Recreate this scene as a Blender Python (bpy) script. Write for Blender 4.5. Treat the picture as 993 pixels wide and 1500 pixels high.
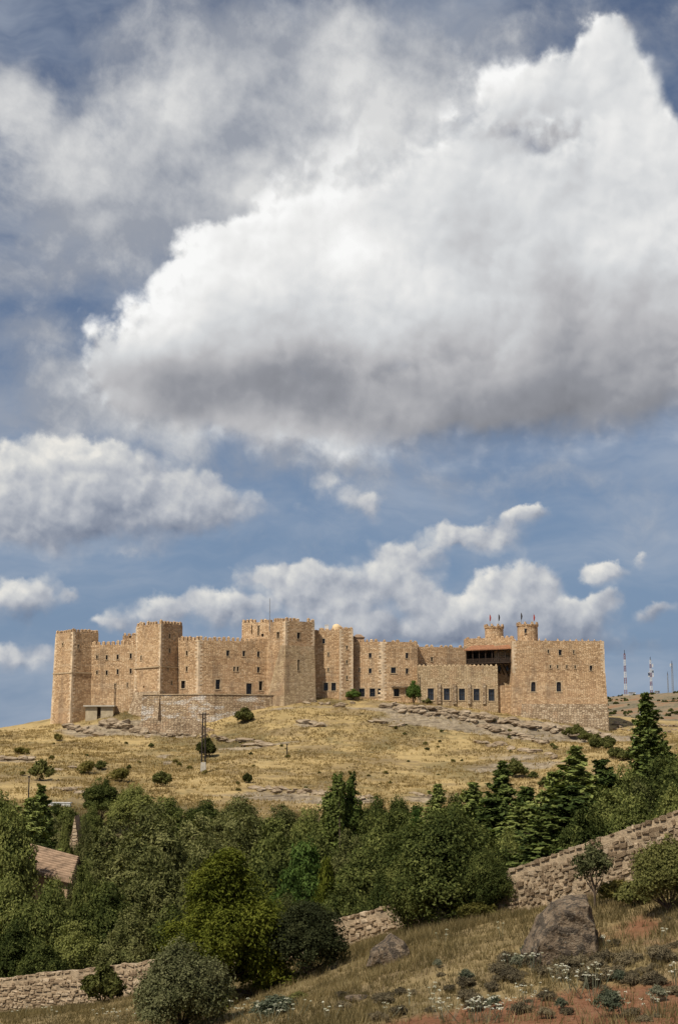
import bpy, math, random
import numpy as np
from mathutils import Vector

# ---------------------------------------------------------------- camera, world, sun
for _o in list(bpy.data.objects):
    bpy.data.objects.remove(_o, do_unlink=True)
SC = bpy.context.scene
COL = SC.collection
F = 1500.0 * 50.0 / 36.0              # focal length in photo pixels (50 mm on 36 mm tall frame)
HORIZON = 1100.0                      # photo row of the horizon
PITCH = math.atan((HORIZON - 750.0) / F)
CP, SP = math.cos(PITCH), math.sin(PITCH)


def pix_dir(px, py):
    xc, yc = (px - 496.5) / F, (750.0 - py) / F
    return (xc, CP - yc * SP, SP + yc * CP)


def pix(px, py, D):
    """photo pixel + forward distance (m) -> point; the camera is the origin"""
    d = pix_dir(px, py)
    k = D / d[1]
    return Vector((d[0] * k, D, d[2] * k))


cam_data = bpy.data.cameras.new('camera')
cam = bpy.data.objects.new('camera', cam_data)
COL.objects.link(cam)
cam_data.sensor_fit = 'VERTICAL'
cam_data.sensor_height = 36.0
cam_data.lens = 50.0
cam_data.clip_start = 0.1
cam_data.clip_end = 60000.0
cam.location = (0, 0, 0)
cam.rotation_euler = (math.pi / 2 + PITCH, 0, 0)
SC.camera = cam

SUN_AZ, SUN_EL = math.radians(40.0), math.radians(53.0)   # to the left behind the camera
SUN_DIR = Vector((-math.sin(SUN_AZ) * math.cos(SUN_EL), -math.cos(SUN_AZ) * math.cos(SUN_EL), math.sin(SUN_EL)))
sun_data = bpy.data.lights.new('sun', 'SUN')
sun_data.energy = 4.7
sun_data.angle = math.radians(0.6)
sun_data.color = (1.0, 0.93, 0.80)
sun = bpy.data.objects.new('sun', sun_data)
COL.objects.link(sun)
sun.location = SUN_DIR * 100
sun.rotation_euler = SUN_DIR.to_track_quat('Z', 'Y').to_euler()

SC.view_settings.view_transform = 'Standard'
SC.view_settings.look = 'None'
SC.view_settings.exposure = 0.0
SC.view_settings.gamma = 1.0
SC.view_settings.use_curve_mapping = False
SC.render.engine = 'CYCLES'
SC.cycles.use_denoising = True
SC.cycles.use_adaptive_sampling = True
SC.cycles.adaptive_threshold = 0.015
SC.cycles.adaptive_min_samples = 12
SC.cycles.max_bounces = 5
SC.cycles.diffuse_bounces = 2
SC.cycles.glossy_bounces = 2
SC.cycles.transmission_bounces = 3
SC.cycles.transparent_max_bounces = 4
SC.cycles.caustics_reflective = False
SC.cycles.caustics_refractive = False

world = bpy.data.worlds.new('World')
SC.world = world
world.use_nodes = True


class Nodes:
    """terse node-tree writer"""
    def __init__(self, tree):
        self.t = tree
        tree.nodes.clear()

    def new(self, kind, **kw):
        n = self.t.nodes.new('ShaderNode' + kind)
        for k, v in kw.items():
            setattr(n, k, v)
        return n

    def put(self, sock, v):
        if hasattr(v, 'is_linked') or hasattr(v, 'links'):
            self.t.links.new(v, sock)
        elif v is not None:
            sock.default_value = v

    def m(self, op, a, b=None, c=None, clamp=False):
        n = self.new('Math', operation=op, use_clamp=clamp)
        for s, v in zip(n.inputs, (a, b, c)):
            self.put(s, v)
        return n.outputs[0]

    def v(self, op, a, b=None, c=None):
        n = self.new('VectorMath', operation=op)
        for s, x in zip(n.inputs, (a, b, c)):
            self.put(s, x)
        return n.outputs['Value'] if op in ('DOT_PRODUCT', 'LENGTH', 'DISTANCE') else n.outputs[0]

    def sstep(self, x, lo, hi, a=0.0, b=1.0):
        n = self.new('MapRange', interpolation_type='SMOOTHSTEP', clamp=True)
        self.put(n.inputs[0], x)
        for i, val in zip((1, 2, 3, 4), (lo, hi, a, b)):
            self.put(n.inputs[i], val)
        return n.outputs[0]

    def lin(self, x, lo, hi, a=0.0, b=1.0):
        n = self.new('MapRange', clamp=True)
        self.put(n.inputs[0], x)
        for i, val in zip((1, 2, 3, 4), (lo, hi, a, b)):
            self.put(n.inputs[i], val)
        return n.outputs[0]

    def mix(self, f, a, b, blend='MIX'):
        n = self.new('Mix', data_type='RGBA', blend_type=blend, clamp_factor=True)
        self.put(n.inputs[0], f)
        self.put(n.inputs[6], (*a, 1) if isinstance(a, tuple) and len(a) == 3 else a)
        self.put(n.inputs[7], (*b, 1) if isinstance(b, tuple) and len(b) == 3 else b)
        return n.outputs[2]

    def noise(self, vec, scale, detail=4, rough=0.55, out='Fac', dim='3D', dist=0.0):
        n = self.new('TexNoise', noise_dimensions=dim)
        self.put(n.inputs['Vector'], vec)
        n.inputs['Scale'].default_value = scale
        n.inputs['Detail'].default_value = detail
        n.inputs['Roughness'].default_value = rough
        n.inputs['Distortion'].default_value = dist
        return n.outputs[out]

    def ramp(self, x, stops, interp='LINEAR'):
        n = self.new('ValToRGB')
        n.color_ramp.interpolation = interp
        e = n.color_ramp.elements
        while len(e) < len(stops):
            e.new(0.5)
        for q, (p, c) in zip(e, stops):
            q.position = p
            q.color = (*c, 1)
        self.put(n.inputs[0], x)
        return n.outputs[0]


def srgb(r, g, b):
    return tuple(((c / 255) / 12.92 if c / 255 <= 0.04045 else ((c / 255 + 0.055) / 1.055) ** 2.4) for c in (r, g, b))


def build_sky():
    N = Nodes(world.node_tree)
    sky = N.new('TexSky', sky_type='NISHITA', sun_disc=False)
    sky.sun_elevation = SUN_EL
    sky.sun_rotation = math.pi + SUN_AZ
    sky.altitude = 1000
    sky.air_density = 1.0
    sky.dust_density = 0.4
    sky.ozone_density = 2.2
    geo = N.new('TexCoord')
    d = geo.outputs['Generated']
    sep = N.new('SeparateXYZ')
    N.put(sep.inputs[0], d)
    az = N.m('MULTIPLY', N.m('ARCTAN2', sep.outputs[0], sep.outputs[1]), F)
    el = N.m('MULTIPLY', N.m('ARCSINE', sep.outputs[2]), F)
    comb = N.new('CombineXYZ')
    N.put(comb.inputs[0], az)
    N.put(comb.inputs[1], el)
    P = comb.outputs[0]
    rot = N.new('VectorRotate', rotation_type='EULER_XYZ')
    N.put(rot.inputs['Vector'], P)
    rot.inputs['Rotation'].default_value = (0.62, 0.51, 0.73)
    PR = rot.outputs[0]                          # oblique slice, so that the noise lattice does not show

    def ang(px, py):
        x, y, z = pix_dir(px, py)
        L = math.sqrt(x * x + y * y + z * z)
        return math.atan2(x, y) * F, math.asin(z / L) * F

    # turbulence: the sky wrinkles at three sizes
    def warp(P, sc, amp, det, rough=0.6):
        n = N.noise(PR, 1.0 / sc, det, rough, 'Color')
        return N.v('MULTIPLY_ADD', N.v('SUBTRACT', n, (0.5, 0.5, 0.5)), (amp, amp, 0.0), P)
    Pw = warp(P, 170.0, 105.0, 6, 0.58)         # big cumulus
    Pc = warp(P, 75.0, 62.0, 5, 0.6)            # small clouds, farther off
    Ps = warp(P, 300.0, 200.0, 4, 0.5)          # softer, for veils and shading
    LIGHT = (-0.55, 0.83, 0.0)

    last = [None]

    def puffs(P, lst, grad=False):
        acc, P0 = None, P
        for i, (x, y, rx, ry, a) in enumerate(lst):
            if last[0] is not None:             # chain the sums (z is unused) so that the shader stack stays small
                P = N.v('MULTIPLY_ADD', last[0], (0, 0, 1), P0)
            cx, cy = ang(x, y)
            q = N.v('MULTIPLY_ADD', P, (1 / rx, 1 / ry, 0), (-cx / rx, -cy / ry, 1.0))
            e = N.m('MULTIPLY_ADD', N.v('DOT_PRODUCT', q, q), -1.0, 1.0 + math.log(a))
            w = N.m('EXPONENT', e)
            acc = N.v('MULTIPLY_ADD', q, w, acc) if acc is not None else N.v('MULTIPLY_ADD', q, w, (0, 0, 0))
            last[0] = acc
        D = N.v('DOT_PRODUCT', acc, (0, 0, 1))
        return (D, N.v('DOT_PRODUCT', acc, LIGHT)) if grad else D

    # fractal relief: brightness where the fractal rises against the light
    def relief(sc, det, off, rough=0.55):
        rl = N.new('VectorRotate', rotation_type='EULER_XYZ')
        rl.inputs['Rotation'].default_value = (0.62, 0.51, 0.73)
        N.put(rl.inputs['Vector'], N.v('ADD', P, (LIGHT[0] * off, LIGHT[1] * off, 0)))
        a = N.noise(PR, 1.0 / sc, det, rough)
        b = N.noise(rl.outputs[0], 1.0 / sc, det, rough)
        return N.m('SUBTRACT', a, b), a

    # cauliflower heads: rounded cells, lit from the same side
    def cells(vec, sc, det):
        n = N.new('TexVoronoi', voronoi_dimensions='2D', feature='F1')
        N.put(n.inputs['Vector'], vec)
        n.inputs['Scale'].default_value = 1.0 / sc
        n.inputs['Detail'].default_value = det
        n.inputs['Roughness'].default_value = 0.55
        return n.outputs['Distance']
    c0 = cells(Pc, 78.0, 2.0)
    c1 = cells(N.v('ADD', Pc, (LIGHT[0] * 13, LIGHT[1] * 13, 0)), 78.0, 2.0)
    bil = N.m('SUBTRACT', c1, c0)
    hd = N.m('SUBTRACT', 0.45, c0)
    rel, fb = relief(85.0, 5, 18.0, 0.52)
    big, _ = relief(330.0, 4, 80.0, 0.5)
    # sky that lies outside the photograph carries the same kind of cumulus
    o1 = N.noise(d, 2.3, 7, 0.58)
    mx = N.m('ABSOLUTE', az)
    out_mask = N.m('MAXIMUM', N.sstep(mx, 560, 900), N.sstep(el, 1150, 1500))
    out_cov = N.m('MULTIPLY', N.m('MULTIPLY', N.sstep(o1, 0.47, 0.60), out_mask), N.sstep(el, -40, 200))

    A = [(190, 180, 170, 120, .8), (60, 310, 110, 100, .55), (330, 80, 150, 70, .62), (500, 100, 110, 110, .9),
         (300, 240, 170, 80, .5), (12, 125, 40, 50, .9), (560, 210, 120, 90, .7), (110, 330, 110, 50, .3),
         (440, 210, 110, 80, .6), (690, 70, 170, 45, .30), (60, 460, 140, 70, .22), (90, 560, 160, 30, .36),
         (280, 640, 330, 50, .5), (820, 690, 260, 30, .14), (640, 690, 200, 26, .2), (560, 740, 300, 25, .14), (930, 120, 100, 60, .16),
         (80, 240, 60, 50, .5), (480, 240, 150, 80, .75), (610, 140, 110, 70, .6), (880, 70, 220, 130, .30), (380, 300, 110, 60, .6), (250, 380, 120, 60, .3), (60, 600, 220, 40, .5), (60, 420, 180, 36, .4), (30, 505, 150, 26, .45), (210, 330, 120, 60, .3), (420, 690, 200, 36, .45)]
    B = [(360, 425, 105, 80, .9), (262, 500, 95, 66, .9), (180, 535, 56, 42, .85), (440, 365, 110, 85, .8), (335, 360, 46, 36, .6), (235, 575, 95, 40, .55), (420, 590, 150, 40, .4),
         (570, 310, 140, 100, .75), (690, 240, 90, 90, .65), (740, 130, 60, 36, .65), (810, 120, 66, 44, .8), (876, 78, 46, 52, .9),
         (884, 40, 34, 26, .7), (908, 140, 56, 64, .8), (965, 235, 80, 62, .9), (870, 300, 170, 130, .9), (710, 430, 230, 130, .9),
         (480, 470, 200, 100, .9), (930, 470, 180, 110, .9), (340, 585, 160, 46, .7), (570, 610, 210, 42, .65), (820, 585, 210, 46, .9),
         (520, 635, 80, 24, .55), (650, 610, 90, 24, .35), (400, 615, 110, 26, .4), (920, 605, 60, 20, .3), (250, 590, 80, 26, .4), (860, 630, 70, 18, .4)]
    C = [(95, 680, 70, 44, .9), (25, 700, 70, 54, .85), (150, 690, 60, 40, .5), (180, 725, 95, 48, .8), (262, 715, 62, 40, .6), (320, 742, 58, 28, .75),
         (110, 765, 150, 36, .7), (30, 790, 80, 22, .4), (35, 878, 48, 30, 1.0), (112, 868, 16, 11, .6), (35, 962, 75, 24, .8), (190, 812, 40, 14, .4),
         (440, 872, 66, 34, .9), (392, 838, 46, 18, .7), (330, 888, 70, 26, .8), (240, 892, 60, 24, .7), (510, 872, 60, 42, .6),
         (598, 815, 50, 30, .85), (580, 850, 50, 34, .6), (722, 784, 52, 19, .9), (768, 757, 26, 11, .8), (668, 792, 26, 16, .6), (640, 770, 30, 14, .4),
         (612, 884, 36, 22, 1.0), (535, 912, 30, 12, .6), (690, 905, 38, 26, .9), (742, 868, 58, 26, .9), (786, 854, 26, 20, .7), (640, 925, 60, 16, .6), (740, 910, 60, 30, .8),
         (855, 905, 46, 26, .9), (888, 878, 20, 14, .7), (880, 835, 36, 15, .85), (938, 820, 12, 9, .5), (958, 893, 18, 14, .7),
         (505, 722, 44, 22, .42), (540, 738, 20, 18, .6), (478, 700, 18, 18, .4), (420, 940, 200, 24, .55), (160, 912, 50, 14, .5), (820, 950, 110, 20, .5), (940, 945, 50, 18, .3), (560, 925, 40, 16, .4), (450, 745, 90, 22, .3), (740, 835, 60, 22, .3)]
    C = [(x, y, rx * 1.10, ry * 1.10, a * (1.36 if x > 650 else 1.14)) for (x, y, rx, ry, a) in C]
    dA = puffs(Ps, A)
    dB, gB = puffs(Pw, B, True)
    dC, gC = puffs(Pc, C, True)
    dB = N.m('ADD', dB, N.m('MULTIPLY', out_cov, 1.1))

    # --- clear sky
    clear = N.mix(1.0, sky.outputs[0], (0.56, 0.60, 0.66), 'MULTIPLY')
    bg_sky = N.new('Background')
    N.put(bg_sky.inputs[0], clear)
    bg_sky.inputs[1].default_value = 0.10
    # hazy grey-blue air along the horizon
    low = N.sstep(el, 0, 760, 0.92, 0.0)

    # --- layer A, high grey veil
    fA = N.noise(N.v('ADD', PR, Ps), 1 / 190.0, 6, 0.62)
    aA = N.sstep(N.m('ADD', dA, N.m('MULTIPLY', N.m('SUBTRACT', fA, 0.5), 1.5)), 0.0, 1.0)
    brA = puffs(Ps, [(95, 235, 85, 70, .7), (268, 150, 65, 60, .8), (500, 90, 95, 90, .42), (8, 130, 45, 50, .6), (180, 190, 60, 50, .5), (550, 150, 60, 60, .3), (330, 640, 200, 30, .5), (500, 240, 130, 70, .75), (610, 150, 90, 60, .5), (400, 300, 90, 50, .6)])
    cA = N.mix(N.m('ADD', N.m('MULTIPLY', brA, 1.15), N.m('MULTIPLY', N.m('ADD', rel, N.m('SUBTRACT', fA, 0.48)), 1.5), clamp=True), srgb(154, 159, 169), srgb(222, 222, 221))
    # --- layer B, the great cumulus
    lB = N.m('DIVIDE', gB, N.m('ADD', N.m('ABSOLUTE', dB), 0.25))
    mistB = puffs(Ps, [(540, 190, 190, 120, .42), (980, 420, 60, 200, .1), (300, 620, 380, 70, .42), (800, 625, 360, 50, .46), (560, 650, 200, 40, .2)])
    edge = N.m('MULTIPLY_ADD', hd, 0.30, N.m('MULTIPLY_ADD', N.m('SUBTRACT', fb, 0.5), 0.75, dB))
    soft = N.m('ADD', N.sstep(lB, -0.8, 0.35, 0.36, 0.15), mistB)     # ragged vapour below, crisp heads above
    aB = N.sstep(edge, N.m('SUBTRACT', 0.46, soft), N.m('ADD', 0.46, soft))
    dkB = puffs(Ps, [(640, 560, 350, 58, .38), (900, 540, 180, 85, .30), (370, 568, 190, 44, .28), (480, 420, 130, 60, .10), (660, 300, 90, 50, .08), (820, 430, 130, 60, .15), (900, 590, 220, 40, .10), (690, 340, 65, 40, .15),
                     (745, 205, 90, 34, .18), (590, 250, 70, 55, .14), (300, 600, 220, 46, .18), (940, 380, 90, 70, .18), (560, 170, 90, 60, .12), (560, 625, 300, 40, .20), (830, 620, 200, 40, .20), (420, 450, 120, 40, .08)])
    rim = N.sstep(dB, 0.4, 1.15, 1.2, 0.22)
    litB = N.m('MULTIPLY_ADD', lB, 0.19, 0.80)
    litB = N.m('MULTIPLY_ADD', rel, rim, litB)
    litB = N.m('MULTIPLY_ADD', N.m('MULTIPLY', bil, rim), 0.5, litB)
    litB = N.m('MULTIPLY_ADD', big, 1.1, litB)
    litB = N.m('MULTIPLY_ADD', dkB, -0.92, litB)
    litB = N.m('SUBTRACT', litB, N.m('MULTIPLY', out_cov, N.m('MULTIPLY', o1, 0.5)))
    cB = N.ramp(litB, [(0.0, srgb(122, 124, 131)), (0.25, srgb(146, 148, 155)), (0.5, srgb(184, 184, 187)), (0.72, srgb(212, 214, 216)), (0.88, srgb(234, 234, 233)), (1.0, srgb(249, 249, 248))])
    # --- layer C, the lower fair-weather clouds
    eC = N.m('MULTIPLY_ADD', hd, 0.45, N.m('MULTIPLY_ADD', N.m('SUBTRACT', fb, 0.5), 0.9, dC))
    lC = N.m('DIVIDE', gC, N.m('ADD', N.m('ABSOLUTE', dC), 0.25))
    softC = N.sstep(lC, -0.8, 0.4, 0.50, 0.24)
    aC = N.m('MULTIPLY', N.sstep(eC, N.m('SUBTRACT', 0.54, softC), N.m('ADD', 0.54, softC)), 0.95)
    dkC = puffs(Ps, [(80, 778, 170, 26, .22), (330, 775, 100, 20, .15), (420, 950, 330, 30, .40), (40, 905, 70, 16, .3), (860, 945, 150, 26, .35), (600, 905, 60, 20, .15), (940, 900, 60, 30, .2), (220, 690, 60, 30, .15), (300, 900, 120, 20, .15), (520, 860, 60, 26, .18), (160, 750, 160, 26, .15), (430, 830, 60, 16, .12)])
    litC = N.m('SUBTRACT', N.m('ADD', N.m('MULTIPLY_ADD', lC, 0.42, 0.66), N.m('MULTIPLY_ADD', bil, 0.34, N.m('MULTIPLY', rel, 1.3))), dkC)
    cC = N.ramp(litC, [(0.0, srgb(112, 122, 142)), (0.3, srgb(146, 153, 167)), (0.6, srgb(186, 189, 195)), (0.85, srgb(216, 216, 214)), (1.0, srgb(236, 233, 226))])

    def layer(under, col, alpha):
        b = N.new('Background')
        N.put(b.inputs[0], col if hasattr(col, 'links') else (*col, 1))
        s = N.new('MixShader')
        N.put(s.inputs[0], alpha)
        N.t.links.new(under, s.inputs[1])
        N.t.links.new(b.outputs[0], s.inputs[2])
        return s.outputs[0]
    sh = layer(bg_sky.outputs[0], srgb(114, 137, 167), low)
    veil = N.noise(N.v('MULTIPLY', Ps, (0.45, 1.3, 1.0)), 1 / 170.0, 5, 0.6)
    sh = layer(sh, srgb(176, 184, 196), N.sstep(veil, 0.36, 0.72, 0.06, 0.55))
    sh = layer(sh, cA, N.m('MULTIPLY', aA, 0.93))
    sh = layer(sh, cC, aC)
    sh = layer(sh, cB, aB)
    out = N.new('OutputWorld')
    N.t.links.new(sh, out.inputs[0])
    world.cycles.sampling_method = 'MANUAL'
    world.cycles.sample_map_resolution = 512


build_sky()


# ---------------------------------------------------------------- helpers
RNG = np.random.default_rng(7)
random.seed(7)


def link(name, me, mat=None, parent=None, mats=None):
    o = bpy.data.objects.new(name, me)
    COL.objects.link(o)
    for m_ in (mats or ([mat] if mat else [])):
        if len(me.materials) < len(mats or [mat]):
            me.materials.append(m_)
    if parent is not None:
        o.parent = parent
    return o


def tag(o, label=None, cat=None, group=None, kind=None):
    for k, v in (('label', label), ('category', cat), ('group', group), ('kind', kind)):
        if v:
            o[k] = v
    return o


def empty(name, loc=(0, 0, 0), rz=0.0):
    o = bpy.data.objects.new(name, None)
    COL.objects.link(o)
    o.empty_display_size = 0.3
    o.location = loc
    o.rotation_euler = (0, 0, rz)
    return o


def mesh_np(name, V, Fc, smooth=False):
    """V (n,3); Fc list of int arrays (k,3) or (k,4)"""
    me = bpy.data.meshes.new(name)
    V = np.asarray(V, np.float32)
    if not isinstance(Fc, list):
        Fc = [Fc]
    Fc = [np.asarray(f, np.int32) for f in Fc if len(f)]
    loops = np.concatenate([f.ravel() for f in Fc])
    sizes = np.concatenate([np.full(len(f), f.shape[1], np.int32) for f in Fc])
    me.vertices.add(len(V))
    me.vertices.foreach_set('co', V.ravel())
    me.loops.add(len(loops))
    me.loops.foreach_set('vertex_index', loops)
    me.polygons.add(len(sizes))
    me.polygons.foreach_set('loop_start', np.concatenate([[0], np.cumsum(sizes)[:-1]]).astype(np.int32))
    if smooth:
        me.polygons.foreach_set('use_smooth', np.ones(len(sizes), bool))
    else:
        me.polygons.foreach_set('use_smooth', np.zeros(len(sizes), bool))
    me.update(calc_edges=True)
    return me


def hash2(ix, iy, seed):
    h = (ix.astype(np.int64) * 374761393 + iy.astype(np.int64) * 668265263 + seed * 974711) & 0xFFFFFFFF
    h = ((h ^ (h >> 13)) * 1274126177) & 0xFFFFFFFF
    h = (h ^ (h >> 16)) & 0xFFFFFFFF
    return h.astype(np.float64) / 4294967295.0


def vnoise(x, y, seed=0):
    x = np.asarray(x, float); y = np.asarray(y, float)
    ix, iy = np.floor(x).astype(np.int64), np.floor(y).astype(np.int64)
    fx, fy = x - ix, y - iy
    fx = fx * fx * (3 - 2 * fx); fy = fy * fy * (3 - 2 * fy)
    a, b = hash2(ix, iy, seed), hash2(ix + 1, iy, seed)
    c, d = hash2(ix, iy + 1, seed), hash2(ix + 1, iy + 1, seed)
    return (a * (1 - fx) + b * fx) * (1 - fy) + (c * (1 - fx) + d * fx) * fy


def fbm(x, y, sc, oct=4, seed=0, gain=0.5):
    t, amp, tot = 0.0, 1.0, 0.0
    f = 1.0 / sc
    for k in range(oct):
        t = t + amp * (vnoise(np.asarray(x) * f, np.asarray(y) * f, seed + k * 17) - 0.5)
        tot += amp
        amp *= gain; f *= 2.03
    return t / tot * 2


def sst(x, a, b):
    t = np.clip((x - a) / (b - a), 0, 1)
    return t * t * (3 - 2 * t)


# ---------------------------------------------------------------- terrain
# photo pixel + distance, where the ground is seen
CTRL_PIX = [
    (993, 1500, 33), (820, 1500, 34), (700, 1500, 36), (560, 1500, 39), (450, 1500, 44), (330, 1500, 50), (200, 1500, 60), (60, 1500, 65), (-80, 1500, 68),
    (1080, 1420, 40), (993, 1400, 42), (850, 1400, 43), (700, 1400, 46), (560, 1420, 48), (450, 1445, 52), (300, 1488, 55), (100, 1484, 71), (0, 1484, 73), (-80, 1490, 74),
    (1290, 1225, 43), (1180, 1255, 46), (1080, 1290, 50), (993, 1302, 50), (870, 1318, 53), (745, 1338, 56), (640, 1352, 59), (540, 1385, 62), (450, 1405, 64), (330, 1430, 68), (200, 1462, 72), (100, 1476, 75),
    # foot of the castle hill
    (0, 1185, 205), (60, 1180, 205), (118, 1184, 205), (215, 1180, 212), (300, 1178, 218), (400, 1172, 224), (440, 1166, 226), (520, 1172, 226), (620, 1172, 228), (700, 1162, 232),
    (790, 1142, 240), (860, 1112, 258), (930, 1095, 270), (1010, 1090, 275), (1100, 1085, 280), (-90, 1190, 205),
    # hillside
    (-90, 1115, 265), (0, 1112, 268), (80, 1115, 266), (150, 1112, 270), (235, 1115, 268), (298, 1132, 252), (370, 1120, 260), (450, 1105, 274), (540, 1105, 275), (600, 1112, 270), (650, 1085, 290),
    (720, 1105, 276), (750, 1090, 286), (800, 1100, 280), (850, 1085, 292),
    (-90, 1078, 325), (0, 1076, 326), (40, 1071, 328), (80, 1066, 328), (107, 1066, 326), (60, 1085, 308), (120, 1082, 308), (200, 1080, 312), (260, 1079, 313), (320, 1078, 313), (380, 1050, 317), (345, 1056, 315),
    (440, 1046, 312), (430, 1034, 321), (500, 1036, 320), (560, 1036, 321), (560, 1052, 308), (640, 1044, 320), (690, 1050, 318), (745, 1054, 321), (820, 1066, 320), (889, 1078, 320),
    (450, 1066, 300), (560, 1072, 297), (650, 1064, 305), (760, 1074, 306), (840, 1086, 303), (920, 1082, 320),
    # castle platform
    (131, 1049, 330), (165, 1049, 329), (200, 1049, 324), (260, 1048, 325), (320, 1048, 323), (150, 1036, 338), (230, 1032, 340), (300, 1020, 340), (425, 1028, 328), (480, 1023, 334), (560, 1024, 334), (660, 1030, 333),
    (745, 1046, 328), (800, 1052, 328), (880, 1070, 327), (800, 1050, 345), (880, 1055, 345),
    # far rise on the right
    (905, 1072, 420), (960, 1068, 420), (1050, 1066, 420), (905, 1046, 520), (960, 1046, 520), (1050, 1044, 520), (880, 1022, 700), (930, 1018, 700), (993, 1015, 700), (1060, 1012, 700), (1140, 1010, 700), (835, 1030, 690),
]
# metres, where it is hidden
CTRL_XYZ = [
    (0, 0, -1.65), (-8, -10, -0.6), (8, -10, -0.4), (0, -30, 1.5), (-30, -30, -1), (30, -30, 3), (0, 12, -3.4), (0, 22, -5.6), (8, 22, -5.2), (-8, 22, -6.6), (-14, 12, -5), (14, 12, -2.6), (-22, 30, -9), (20, 30, -5),
    (-30, 50, -12), (30, 40, -4), (40, 60, -3), (22, 62, -4.6), (12, 66, -6.6), (4, 70, -9.2), (-5, 76, -12.0), (-14, 84, -15), (-26, 90, -16.5), (-40, 70, -14), (-60, 90, -16),
    (0, 100, -16), (25, 100, -10.5), (45, 100, -5), (-25, 105, -17), (-50, 120, -17), (0, 140, -19), (20, 140, -16), (38, 140, -11), (65, 140, -4), (-35, 140, -17.5), (-60, 150, -15),
    (0, 180, -17), (25, 185, -15), (50, 185, -9.5), (85, 185, -2), (-25, 180, -15.5), (-50, 180, -12.5), (-80, 190, -10), (62, 225, -5), (100, 240, 2),
    # behind the castle
    (-75, 345, 7), (-50, 360, 11), (0, 360, 13), (40, 360, 11), (64, 360, 9), (-75, 380, 2), (-110, 340, 1), (-140, 260, -6), (-140, 400, -6), (-60, 420, 0), (0, 430, 2), (40, 430, 4), (-100, 600, -14), (0, 600, -6), (55, 600, 4),
    (120, 330, 6), (160, 420, 12), (220, 520, 20), (-250, 300, -14), (-300, 600, -18), (260, 330, 8), (300, 700, 32), (420, 900, 30), (200, 900, 18), (130, 820, 22), (0, 900, -16), (-300, 900, -20), (-120, 120, -15), (120, 120, 2), (160, 200, 6),
]


def _ctrl():
    P = [tuple(pix(*c)) for c in CTRL_PIX] + [tuple(c) for c in CTRL_XYZ]
    P = np.array(P)
    # metric: far distances are stretched less
    return P[:, :2], P[:, 2]


def _q(x, y):
    # compress depth so that the near field keeps its own scale
    s = 60.0 * np.log1p(np.maximum(np.asarray(y, float) + 45.0, 1.0) / 60.0)
    k = 60.0 / (np.maximum(np.asarray(y, float) + 45.0, 1.0) + 60.0)
    return np.asarray(x, float) * k, s


_CX, _CZ = _ctrl()
_QX, _QY = _q(_CX[:, 0], _CX[:, 1])
_C2 = 2.0 ** 2
_A = np.sqrt((_QX[:, None] - _QX[None]) ** 2 + (_QY[:, None] - _QY[None]) ** 2 + _C2)
_n = len(_CZ)
_M = np.zeros((_n + 3, _n + 3))
_M[:_n, :_n] = _A + np.eye(_n) * 0.0
_M[:_n, :_n] -= np.eye(_n) * 0.35          # slight smoothing
_M[:_n, _n] = 1; _M[:_n, _n + 1] = _QX; _M[:_n, _n + 2] = _QY
_M[_n:, :_n] = _M[:_n, _n:].T
_W = np.linalg.solve(_M, np.concatenate([_CZ, np.zeros(3)]))


def base_height(x, y):
    x = np.asarray(x, float).ravel(); y = np.asarray(y, float).ravel()
    out = np.zeros(len(x))
    for i in range(0, len(x), 20000):
        qx, qy = _q(x[i:i + 20000], y[i:i + 20000])
        A = np.sqrt((qx[:, None] - _QX[None]) ** 2 + (qy[:, None] - _QY[None]) ** 2 + _C2)
        out[i:i + 20000] = A @ _W[:_n] + _W[_n] + _W[_n + 1] * qx + _W[_n + 2] * qy
    # beyond the modelled hills the land settles to a plain
    far = np.maximum(sst(y, 900, 1500), sst(np.abs(x) - 0.9 * np.maximum(y, 60), 60, 260))
    return out * (1 - far) + (-20.0) * far


def gauss_pix(x, y, lst):
    """sum of ground patches, each (photo x, photo y, distance, rx m, ry m, amount)"""
    t = 0.0
    for (px, py, D, rx, ry, a) in lst:
        c = pix(px, py, D)
        t = t + a * np.exp(-((x - c.x) / rx) ** 2 - ((y - c.y) / ry) ** 2)
    return t


ROCK = [(600, 1040, 320, 12, 4, .9), (680, 1052, 318, 14, 5, 1.0), (760, 1064, 318, 16, 6, 1.0), (840, 1076, 314, 12, 7, 1.0), (880, 1078, 318, 10, 6, .9), (720, 1075, 304, 12, 6, .8), (800, 1092, 295, 14, 6, .9), (760, 1110, 272, 9, 6, .7),
        (640, 1060, 306, 8, 4, .6), (580, 1060, 305, 7, 4, .6), (470, 1033, 321, 16, 3, .8), (360, 1092, 288, 10, 2.2, 1.0), (455, 1062, 304, 5, 2, .9), (160, 1070, 316, 10, 5, .9), (120, 1060, 322, 9, 4, .8), (200, 1072, 316, 10, 5, .8),
        (20, 1114, 266, 7, 2, .8), (40, 1116, 265, 10, 2, .7), (90, 1128, 254, 5, 2, .5), (430, 1160, 228, 14, 2.6, 1.0), (470, 1164, 226, 9, 2, 1.0), (380, 1158, 230, 5, 2, .8), (110, 1160, 226, 6, 2, .7), (620, 1165, 230, 6, 2, .6),
        (740, 1125, 258, 8, 5, .8), (700, 1130, 254, 5, 4, .6), (830, 1140, 246, 6, 4, .5), (236, 1100, 280, 1.3, 6, 1.4), (240, 1116, 266, 1.2, 5, 1.2), (640, 1048, 314, 16, 6, .6), (720, 1062, 312, 18, 7, .7), (820, 1085, 304, 18, 8, .6), (780, 1125, 258, 9, 7, .6), (250, 1078, 313, 14, 2.5, .7),
        (910, 1048, 515, 30, 12, .5), (900, 1062, 440, 30, 30, .7), (960, 1030, 620, 40, 30, .6)]
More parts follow.
